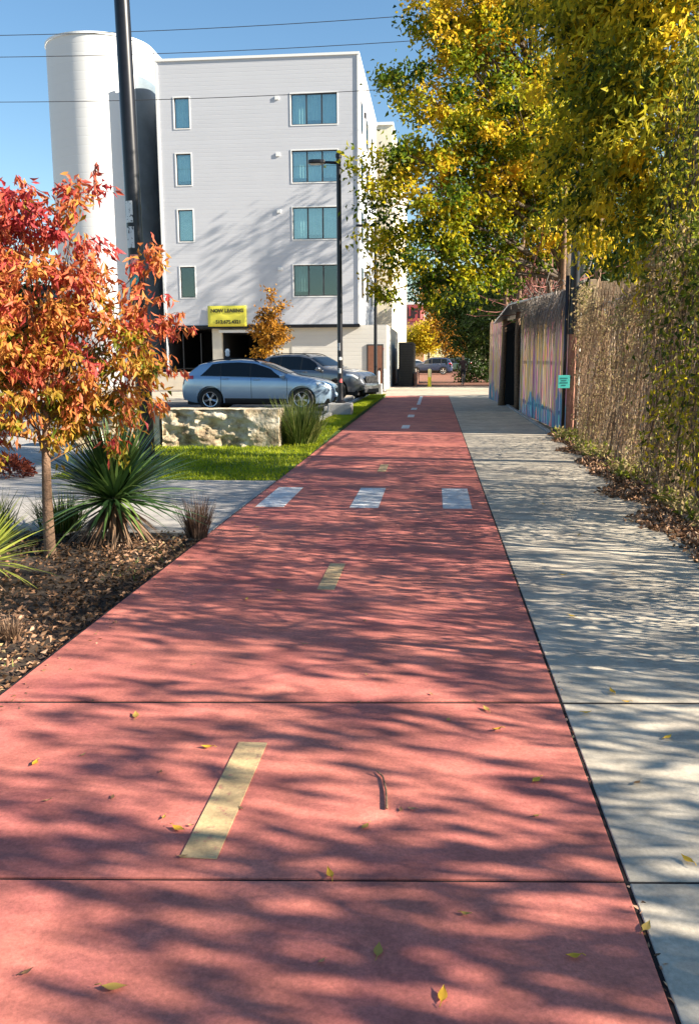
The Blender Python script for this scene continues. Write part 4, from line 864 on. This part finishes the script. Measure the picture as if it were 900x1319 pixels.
nz3 = n_.new('ShaderNodeTexNoise'); nz3.inputs['Scale'].default_value = 2.6; l_.new(mpg.outputs[0], nz3.inputs[0])
r2 = ramp_node(n_, [(.40,(.10,.36,.46)),(.48,(.22,.16,.36)),(.55,(.10,.38,.40)),(.62,(.48,.18,.22))]); l_.new(nz3.outputs[0], r2.inputs[0])
mx = n_.new('ShaderNodeMix'); mx.data_type = 'RGBA'; l_.new(mr.outputs[0], mx.inputs[0]); l_.new(rr.outputs[0], mx.inputs[6]); l_.new(r2.outputs[0], mx.inputs[7]); l_.new(mx.outputs[2], b_.inputs['Base Color']); b_.inputs['Roughness'].default_value = .8
def boards(y0, y1, parent, name, o, ztop=2.85):
    V, Fc, T = [], [], []; y = y0
    while y < y1:
        wd = .135+rng.random()*.02; y2 = min(y+wd, y1); dx = rng.normal()*.008; zt = ztop(y)+rng.normal()*.035; n0 = len(V)
        for (yy, ) in ((y,),(y2-.008,)):
            xw = lerpw(yy)+dx
            V += [(xw-o[0],yy-o[1],-.02),(xw-o[0],yy-o[1],zt),(xw+.03-o[0],yy-o[1],zt),(xw+.03-o[0],yy-o[1],-.02)]
        a = n0; Fc += [(a,a+1,a+5,a+4),(a+1,a+2,a+6,a+5),(a+2,a+3,a+7,a+6),(a,a+3,a+2,a+1),(a+4,a+5,a+6,a+7)]; T += [rng.random()]*8; y = y2
    me = bpy.data.meshes.new(name); me.from_pydata(V,[],Fc); at_ = me.attributes.new('tint','FLOAT','POINT'); at_.data.foreach_set('value', np.array(T,np.float32)); me.materials.append(muralm)
    ob = bpy.data.objects.new(name, me); COL.objects.link(ob); ob.parent = parent; return ob
mf = thing('painted_fence', 'tall board fence streaked with pink, purple and mustard paint and blue graffiti at its foot', 'fence', (2.84,19.2,0)); om = Vector((2.84,19.2,0))
ztf = lambda y: 2.78+.22*(y-19.2)/17
boards(19.25, 27.2, mf, 'boards', om, ztf); boards(31.0, 36.6, mf, 'boards', om, ztf)
pst = MB()
for y in (19.2,21.8,24.5,27.15,31.05,33.8,36.6): pst.box((lerpw(y)+.04,y-.05,0),(lerpw(y)+.14,y+.05,ztf(y)-.1))
for z in (.4,1.5,2.5):
    for y0,y1 in ((19.2,27.15),(31.05,36.6)): pst.tube([(lerpw(y0)+.07,y0,z),(lerpw(y1)+.07,y1,z)], .04, 4)
raw(pst, 'rail_frame', mat('fence_timber', (.10,.06,.04), .85, var=.3), mf, om)
# dark gate recess with a slanting lean-to roof
gt = thing('dark_gate', 'black gate recess in the painted fence under a slanted metal awning', 'gate', (2.45,29,0)); og = Vector((2.45,29,0))
gb = MB()
gb.box((lerpw(29)+.35,27.2,0),(lerpw(29)+.42,31.0,2.7)); 
for i in range(12): gb.box((lerpw(29)+.30,27.25+i*.31,.05),(lerpw(29)+.345,27.5+i*.31,2.6))
raw(gb, 'gate_panel', M['dark'], gt, og)
aw = MB(); Ma = Matrix.Translation((2.2,0,0)); aw.add([(2.05,26.0,3.05),(3.3,26.0,3.35),(3.3,31.8,3.05),(2.0,31.8,2.75),(2.05,26.0,3.10),(3.3,26.0,3.40),(3.3,31.8,3.10),(2.0,31.8,2.80)], [(0,1,2,3),(4,5,6,7),(0,1,5,4),(1,2,6,5),(2,3,7,6),(3,0,4,7)])
raw(aw, 'awning', mat('tin_sheet', (.35,.38,.42), .4, .5, var=.3), gt, og)
for ya in (27.22,30.92): raw(MB().box((lerpw(ya),ya,0),(lerpw(ya)+.35,ya+.07,2.75)), 'gate_jamb', M['dark'], gt, og)
# low concrete edging at the foot of the fence
MB().box((2.43,19.3,-.1),(2.52,38.6,.03)).build('fence_edging', M['kerb'], kind='structure')
# dry vines hanging over the painted fence
dv = thing('hanging_dry_vines', 'grey dry vines hanging over the top of the painted fence', 'vines', (2.8,22,2.9))
n = 900; y = 19.6+rng.random(n)**1.3*6; B = np.stack([lerpw(y)-.04-.10*rng.random(n)-2.8, y-22, ztf(y)+.10+.15*rng.random(n)-2.9],1); D = rng.normal(size=(n,3))*np.array([.12,.35,.25])+np.array([-.12,0,-.6])
blades('strands', B, D, .30+.6*rng.random(n)**2, .012, .6, leafmat('dry_strands', [(0,(.10,.08,.07)),(1,(.40,.34,.30))], .2), dv, seg=4)
m_ = MB()
for i in range(60):
    y0 = 19.5+rng.random()*7; q = np.array([lerpw(y0)+.02-2.8, y0-22, ztf(y0)+.0-2.9]); pts = [q]
    for _ in range(6): q = q+rng.normal(size=3)*np.array([.12,.3,.14])+np.array([0,0,.04]); pts.append(q)
    m_.tube([Vector(p_) for p_ in pts], .008, 4)
m_.build('stems', BARKG, dv)
# creeper with reddish stems above the awning
cr = thing('bare_creeper', 'tangle of bare reddish creeper stems above the gate awning', 'creeper', (2.9,30,3))
m_ = MB()
for i in range(110):
    q = np.array([rng.random()*1.2-.3, (rng.random()-.5)*9, rng.random()*.6]); v = rng.normal(size=3)*np.array([.12,.2,.1])+np.array([0,0,.12]); pts = [q]
    for _ in range(7): v = v+rng.normal(size=3)*.07; q = q+v; pts.append(q)
    m_.tube([Vector(p_) for p_ in pts], .014, 4)
m_.build('stems', mat('red_stems', (.26,.10,.08), .8, var=.4, vscale=3), cr)
# bare slender trunks behind the fence
for i, (px_, Y) in enumerate(((646,31),(668,29),(699,27),(715,25),(760,21))):
    lb = ['thin trunk left of the others above the dark gate','slender pale trunk above the gate awning','pair of brown trunks above the painted fence, left one','pair of brown trunks above the painted fence, right one beside the utility pole','slender trunk right of the utility pole behind the board fence'][i]
    b0 = P(px_, 480, Y); tree('slender_tree', lb, (b0.x,Y,0), (b0.x+.1,Y,6.0), [(b0.x,Y,7.2,1.5),(b0.x+.4,Y+.3,6.3,1.2)], LM['dark'] if i < 3 else LM['yellowgreen'], 26, 36, .15, .08, r0=.10, spread=.5, bark=BARK2, group='slender trees behind the painted fence')

# utility pole with teal sign
up = thing('utility_pole', 'dark utility pole with brick coloured lower sleeve between the painted fence and the vine fence', 'pole', (P(733.5,540,18.7).x,18.7,0))
MB().tube([(0,0,0),(0,0,2.05)], .085, 16).build('sleeve', mat('brick_sleeve', (.30,.13,.09), .8, var=.3, vscale=20), up, smooth=2)
MB().tube([(0,0,2.05),(.02,0,6.2)], [.10,.085], 16).build('shaft', M['blackpole'], up, smooth=2)
a = MB(); a.tube([(-.14,-.02,0),(-.14,-.02,3.2)], .035, 8); a.tube([(.085,-.09,.0),(.085,-.09,3.0)], .016, 8); a.build('conduit', M['blackpole'], up, smooth=True)
MB().tube([(.14,-.03,0),(.14,-.03,2.6)], .018, 8).build('white_pipe', mat('white_pipe', (.75,.73,.68), .4), up, smooth=True)
MB().tube([(0,-.1,1.20),(-.2,-.12,1.20)], .012, 6).build('bracket', M['dark_metal'], up)
zt_, zb_ = P(726,484,18.55).z, P(726,499,18.55).z
sg = thing('teal_sign', 'small teal notice sign fixed to the utility pole', 'sign', (P(726,490,18.55).x,18.55,(zt_+zb_)/2))
MB().box((-.115,-.008,-.13),(.115,0,.13)).build('plate', mat('teal_enamel', (.08,.55,.50), .4), sg, bevel=.004)
a = MB()
for z, wdt in ((.07,.14),(.025,.10),(-.02,.15),(-.07,.08)): a.box((-wdt/2,-.012,z-.010),(wdt/2,-.0085,z+.010))
a.build('printed_lines', mat('sign_print', (.02,.16,.18), .5), sg)
# horizontal board fence behind, facing the camera
hb = thing('board_fence', 'weathered horizontal board fence with a thick post behind the vines', 'fence', (3.1,19.2,0)); oh = Vector((3.1,19.2,0))
x0 = P(757,400,19.0).x; bmb = MB()
for k in range(11): bmb.box((x0+.172,19.02,.1+k*.275),(7.8,19.06,.1+k*.275+.262))
raw(bmb, 'boards', mat('weathered_boards', (.24,.17,.11), .85, var=.35, vscale=6, bump=.4), hb, oh)
raw(MB().box((x0,18.9,0),(x0+.17,19.07,3.14)), 'post', mat('tan_post', (.42,.30,.19), .8, var=.2), hb, oh, bevel=.01)
raw(MB().box((P(743,400,19.2).x,19.1,2.5),(x0-.003,19.9,3.1)), 'meter_box', M['dark'], hb, oh)

# ------------------------------------------------------------ chain-link fence with vines
vf = thing('vine_fence', 'chain link fence overgrown with dry brown and green vines along the sidewalk', 'fence', (2.85,9,0)); ov = Vector((2.85,9,0))
def vx(y): return 2.62+.025*(y-7) + .03*np.sin(y*1.1)
def vtop(y): return 2.55+.35*np.sin(y*.7+1)+.12*np.sin(y*2.9)
ch = MB(); y0_, y1_ = 4.2, 18.4; Hc = 2.4
for k in np.arange(y0_-Hc, y1_, .11):
    for s in (1,-1):
        a_, b_ = (k, 0.05), (k+Hc, Hc+.05)
        if s < 0: a_, b_ = (k+Hc, .05), (k, Hc+.05)
        # clip to fence length
        pts = []
        for t in (0,1): pts.append([a_[0]+(b_[0]-a_[0])*t, a_[1]+(b_[1]-a_[1])*t])
        (ya, za), (yb, zb) = pts
        def clip(y, ya, za, yb, zb): return za+(zb-za)*(y-ya)/(yb-ya)
        if min(ya,yb) > y1_ or max(ya,yb) < y0_: continue
        q = []
        for yy, zz_ in ((ya,za),(yb,zb)):
            c = min(max(yy,y0_),y1_); q.append((float(vx(c)), c, clip(c,ya,za,yb,zb)))
        ch.tube([Vector(p_) for p_ in q], .0018, 3, cap=False)
raw(ch, 'chain_link', sil, vf, ov)
for y, lean_ in ((4.3,0),(7.2,0),(10.2,.10),(13.2,.05),(15.8,-.05),(18.3,0)):
    raw(MB().tube([(float(vx(y))+.04,y,0),(float(vx(y))+.04+lean_*.6,y+lean_*2,Hc+.15)], .028, 8), 'fence_post', sil, vf, ov, smooth=True)
raw(MB().tube([(float(vx(y))+.03,y,Hc+.08) for y in np.linspace(y0_,y1_,24)], .02, 8), 'top_rail', sil, vf, ov, smooth=True)
# vines: stems and leaves, patchy
st = MB()
for i in range(430):
    y = y0_+rng.random()*(y1_-y0_); q = np.array([float(vx(y)), y, .0 if rng.random() < .7 else 1+rng.random()]); pts = [q]
    for _ in range(int(5+rng.integers(0,7))):
        q = q+np.array([rng.normal()*.035, rng.normal()*.16, .12+rng.random()*.26]); q[0] += (float(vx(q[1]))-q[0])*.3
        if q[2] > 2.9: break
        pts.append(q)
    if len(pts) > 2: st.tube([Vector(p_) for p_ in pts], [.009*(1-.6*j/len(pts)) for j in range(len(pts))], 4, cap=False)
raw(st, 'vine_stems', mat('vine_bark', (.22,.16,.10), .9, var=.5, vscale=8), vf, ov)
n = 1900; y = y0_+rng.random(n)*(y1_-y0_); z = .5+rng.random(n)*2.2
blades('hanging_strands', np.stack([vx(y)-.06-.10*rng.random(n), y, z],1)-np.array(ov), rng.normal(size=(n,3))*np.array([.15,.25,.2])+np.array([-.1,0,-1]), .25+.55*rng.random(n), .010, .3, LM['deadblade'], vf, seg=3)
n = 30000; y = y0_+rng.random(n)*(y1_-y0_); z = rng.random(n)**.85*3.0
cov = .5+.5*np.sin(y*1.9+z*1.3)*np.sin(y*.8-z*2.1+1)+.3*(z > 2.0)-.1*(z < .4)+.25*rng.normal(size=n)*.6
k = (cov > .36) & (z < vtop(y)+.2*rng.random(n)); y, z = y[k], z[k]; n = len(y)
pos = np.stack([vx(y)+rng.normal(size=n)*.09-.05*(z>2), y, z],1); D = rng.normal(size=(n,3))*.7+np.array([-.15,0,-.7])
green = .5+.5*np.sin(y*1.1+2)*np.sin(z*1.7+y*.5)
tn = np.where((y < 9.5), .62+.35*rng.random(n), np.clip(.18+.5*green*rng.random(n)+.25*rng.random(n),0,1))
leaves('vine_leaves', pos-np.array(ov), D, .065*(.6+.8*rng.random(n)), .038*(.6+.8*rng.random(n)), LM['vine'], vf, tn)
# leafy curtain of vine at the right edge, hanging from the near tree
hv = thing('leafy_vine_mass', 'dense green and gold vine mass at the right edge of the photo', 'vine', (2.75,10,0)); oh2 = np.array((2.75,10,0.))
n = 7500; y = 8.6+rng.random(n)*1.9; z = .35+rng.random(n)*4.6; wv = .05+.38*np.sin(np.clip(z/4.8,0,1)*math.pi)**.6
k = rng.random(n) < .55+.45*np.sin(y*3+z*2)*np.sin(z*3.3); y, z, wv = y[k], z[k], wv[k]; n = len(y)
pos = np.stack([2.60+rng.normal(size=n)*wv*.5, y, z],1)
leaves('foliage', pos-oh2, rng.normal(size=(n,3))*.6+np.array([-.1,0,-.8]), .085*(.6+.7*rng.random(n)), .034, LM['gold'], hv, np.clip(.30+.3*rng.normal(size=n)+.1*np.sin(z*2),0,1))
st = MB()
for i in range(46):
    y = 8.6+rng.random()*2.8; q = np.array([2.66, y, 0]); pts = [q]
    for _ in range(14): q = q+np.array([rng.normal()*.05, rng.normal()*.09, .33]); q[0] += (2.66-q[0])*.25; pts.append(q)
    st.tube([Vector(p_-oh2) for p_ in pts], .009, 4, cap=False)
st.build('stems', BARK, hv)

# ------------------------------------------------------------ fallen leaves, twig
FL = {'y': leafmat('fallen_yellow', [(0,(.72,.42,.04)),(1,(.85,.56,.08))], .2), 'b': leafmat('fallen_brown', [(0,(.22,.12,.06)),(1,(.42,.26,.12))], .15), 'g': leafmat('fallen_olive', [(0,(.42,.28,.06)),(1,(.60,.42,.12))], .2)}
def leafmesh(kind, L, Wd, curl):
    rows = []; prof = [0,.35,.8,1,.9,.6,.25,0]
    for i, q in enumerate(prof):
        t = i/7; zc = .005+curl*L*(t-.4)**2*2.2; rows.append([Vector((L*(t-.5), s*Wd*.5*q, zc+abs(s)*Wd*.25*curl*2)) for s in (-1,-.5,0,.5,1)])
    mb_ = MB().grid(rows); mb_.tube([(-L*.5,0,.012),(-L*.75,.004,.006)], .0012, 4)
    me = bpy.data.meshes.new('fallen_leaf'); me.from_pydata(mb_.v,[],mb_.f); me.materials.append(FL[kind]); me.shade_smooth()
    a = me.attributes.new('tint','FLOAT','POINT'); a.data.foreach_set('value', (np.full(len(mb_.v), rng.random())).astype(np.float32)); return me
LMsh = {k: [leafmesh(k, L_, L_*.45, c_) for L_, c_ in ((.055,.14),(.05,.28),(.06,.08),(.045,.2))] for k in 'ybg'}
where = {'r': ('lying on the red trail','fallen leaves on the red trail'), 's': ('lying on the pale sidewalk','fallen leaves on the pale sidewalk')}
cn = {'y':'yellow','b':'dry brown','g':'olive'}
fl = [(45,985,'y'),(107,974,'b'),(175,923,'g'),(120,904,'b'),(267,964,'y'),(62,1033,'b'),(145,1028,'b'),(211,1055,'g'),(230,1070,'y'),(246,1065,'b'),(310,1042,'b'),(207,996,'b'),(235,1105,'b'),(425,1129,'y'),(470,1067,'g'),(440,966,'b'),(577,929,'g'),(640,942,'y'),(690,1007,'y'),(690,1053,'g'),(626,915,'g'),(600,1180,'g'),(487,1227,'g'),(738,1235,'y'),(570,1285,'y'),(414,1241,'b'),(147,1275,'g'),(35,1255,'b'),(555,895,'b'),(472,870,'b'),(505,688,'b'),(318,773,'g'),(360,762,'y'),(393,831,'b'),(470,800,'b'),(585,787,'g'),(572,752,'b'),(250,857,'b'),(462,905,'b'),(610,905,'b'),(385,700,'b'),(530,1044,'b'),(516,1044,'b'),(330,680,'y'),(660,742,'g'),(560,830,'b'),(860,951,'y'),(806,906,'y'),(885,1110,'y'),(755,920,'y'),(737,795,'y'),(788,893,'y'),(832,1197,'g'),(725,742,'y'),(790,740,'b'),(700,650,'y'),(745,690,'y'),(680,600,'b'),(820,1010,'b')]
FLO = []
for i, (x, y, kd) in enumerate(fl):
    p = G(x, y); s = 's' if p.x > .61 else 'r'
    o = bpy.data.objects.new('fallen_leaf', LMsh[kd][i % 4]); COL.objects.link(o); o.location = (p.x,p.y,.002); o.rotation_euler = (rng.normal()*.06, rng.normal()*.06, rng.random()*6.28); sc = .62+.5*rng.random() if kd != 'y' else .85+.45*rng.random()
    if kd == 'b': sc *= .7
    o.scale = (sc,)*3
    FLO.append((o, x, y, kd, s))
pts = [G(x,y)+Vector((0,0,.008)) for x,y in ((486,996),(493,1003),(497,1020),(498,1044))]
TWK=1; tw_ = thing('twig', 'short curved brown twig lying on the red trail right of the near yellow dash', 'twig', tuple(pts[0]))
MB().tube([p_-pts[0] for p_ in pts], [.002,.0035,.004,.005], 8).build('stem', BARK2, tw_, smooth=True); MB().tube([pts[1]-pts[0], pts[1]-pts[0]+Vector((-.03,.03,.01))], [.004,.002], 5).build('side_shoot', BARK2, tw_)

MARKS = [((285,1030),'the nearest yellow dash'),((425,743),'the second yellow dash'),((497,1020),'the curved twig'),((366,640),'the left white crossing block'),((475,640),'the middle white crossing block'),((589,640),'the right white crossing block'),((450,1132),'the nearest cross joint'),((450,906),'the second cross joint'),((790,1090),'the dark joint by the sidewalk'),((20,870),'the bed edge'),((870,1290),'the bottom right corner'),((40,1300),'the bottom left corner')]
used_l = {}
for o, x, y, kd, s_ in FLO:
    d, mk, (mx_, my_) = min((abs(x-a)+abs(y-b_) if 'joint' not in t else abs(y-b_)*1.2+60+(0 if 'cross' in t else abs(x-a)*.8), t, (a,b_)) for (a,b_),t in MARKS)
    side = ('left of' if x < mx_ else 'right of') if abs(x-mx_) > abs(y-my_)*1.2 and 'joint' not in mk else ('beyond' if y < my_ else 'in front of')
    lb = '%s fallen leaf on the %s %s %s' % (cn[kd], 'red trail' if s_ == 'r' else 'sidewalk', side, mk); used_l.setdefault(lb, []).append((x, o))
    tag(o, lb, 'leaf', '%s %s' % (cn[kd], where[s_][1]))
for lb, q in used_l.items():
    if len(q) > 1:
        q.sort(key=lambda t: t[0]); nm = ['leftmost'] + ['second from left', 'third from left', 'fourth from left', 'fifth from left'][:len(q)-2] + ['rightmost'] if len(q) > 2 else ['left one', 'right one']
        for (x, o), w_ in zip(q, nm): o['label'] = ' '.join((lb.replace('fallen leaf','leaf')+', '+w_).split())

n = 420; y = 1.2+rng.random(n)**1.4*17; x = np.where(rng.random(n) < .45, PR-.005+rng.normal(size=n)*.012, np.where(rng.random(n) < .6, PL+.03+abs(rng.normal(size=n))*.09, SR-.05-abs(rng.normal(size=n))*.16))
leaves('edge_debris', np.stack([x,y,np.where((x>PR-.05)&(x<PR+.05),-.004,.004)],1), rng.normal(size=(n,3))*np.array([1,1,.08]), .012+.02*rng.random(n), .007+.008*rng.random(n), LM['litter'], None, .3+.7*rng.random(n), fold=.15, kind='stuff')
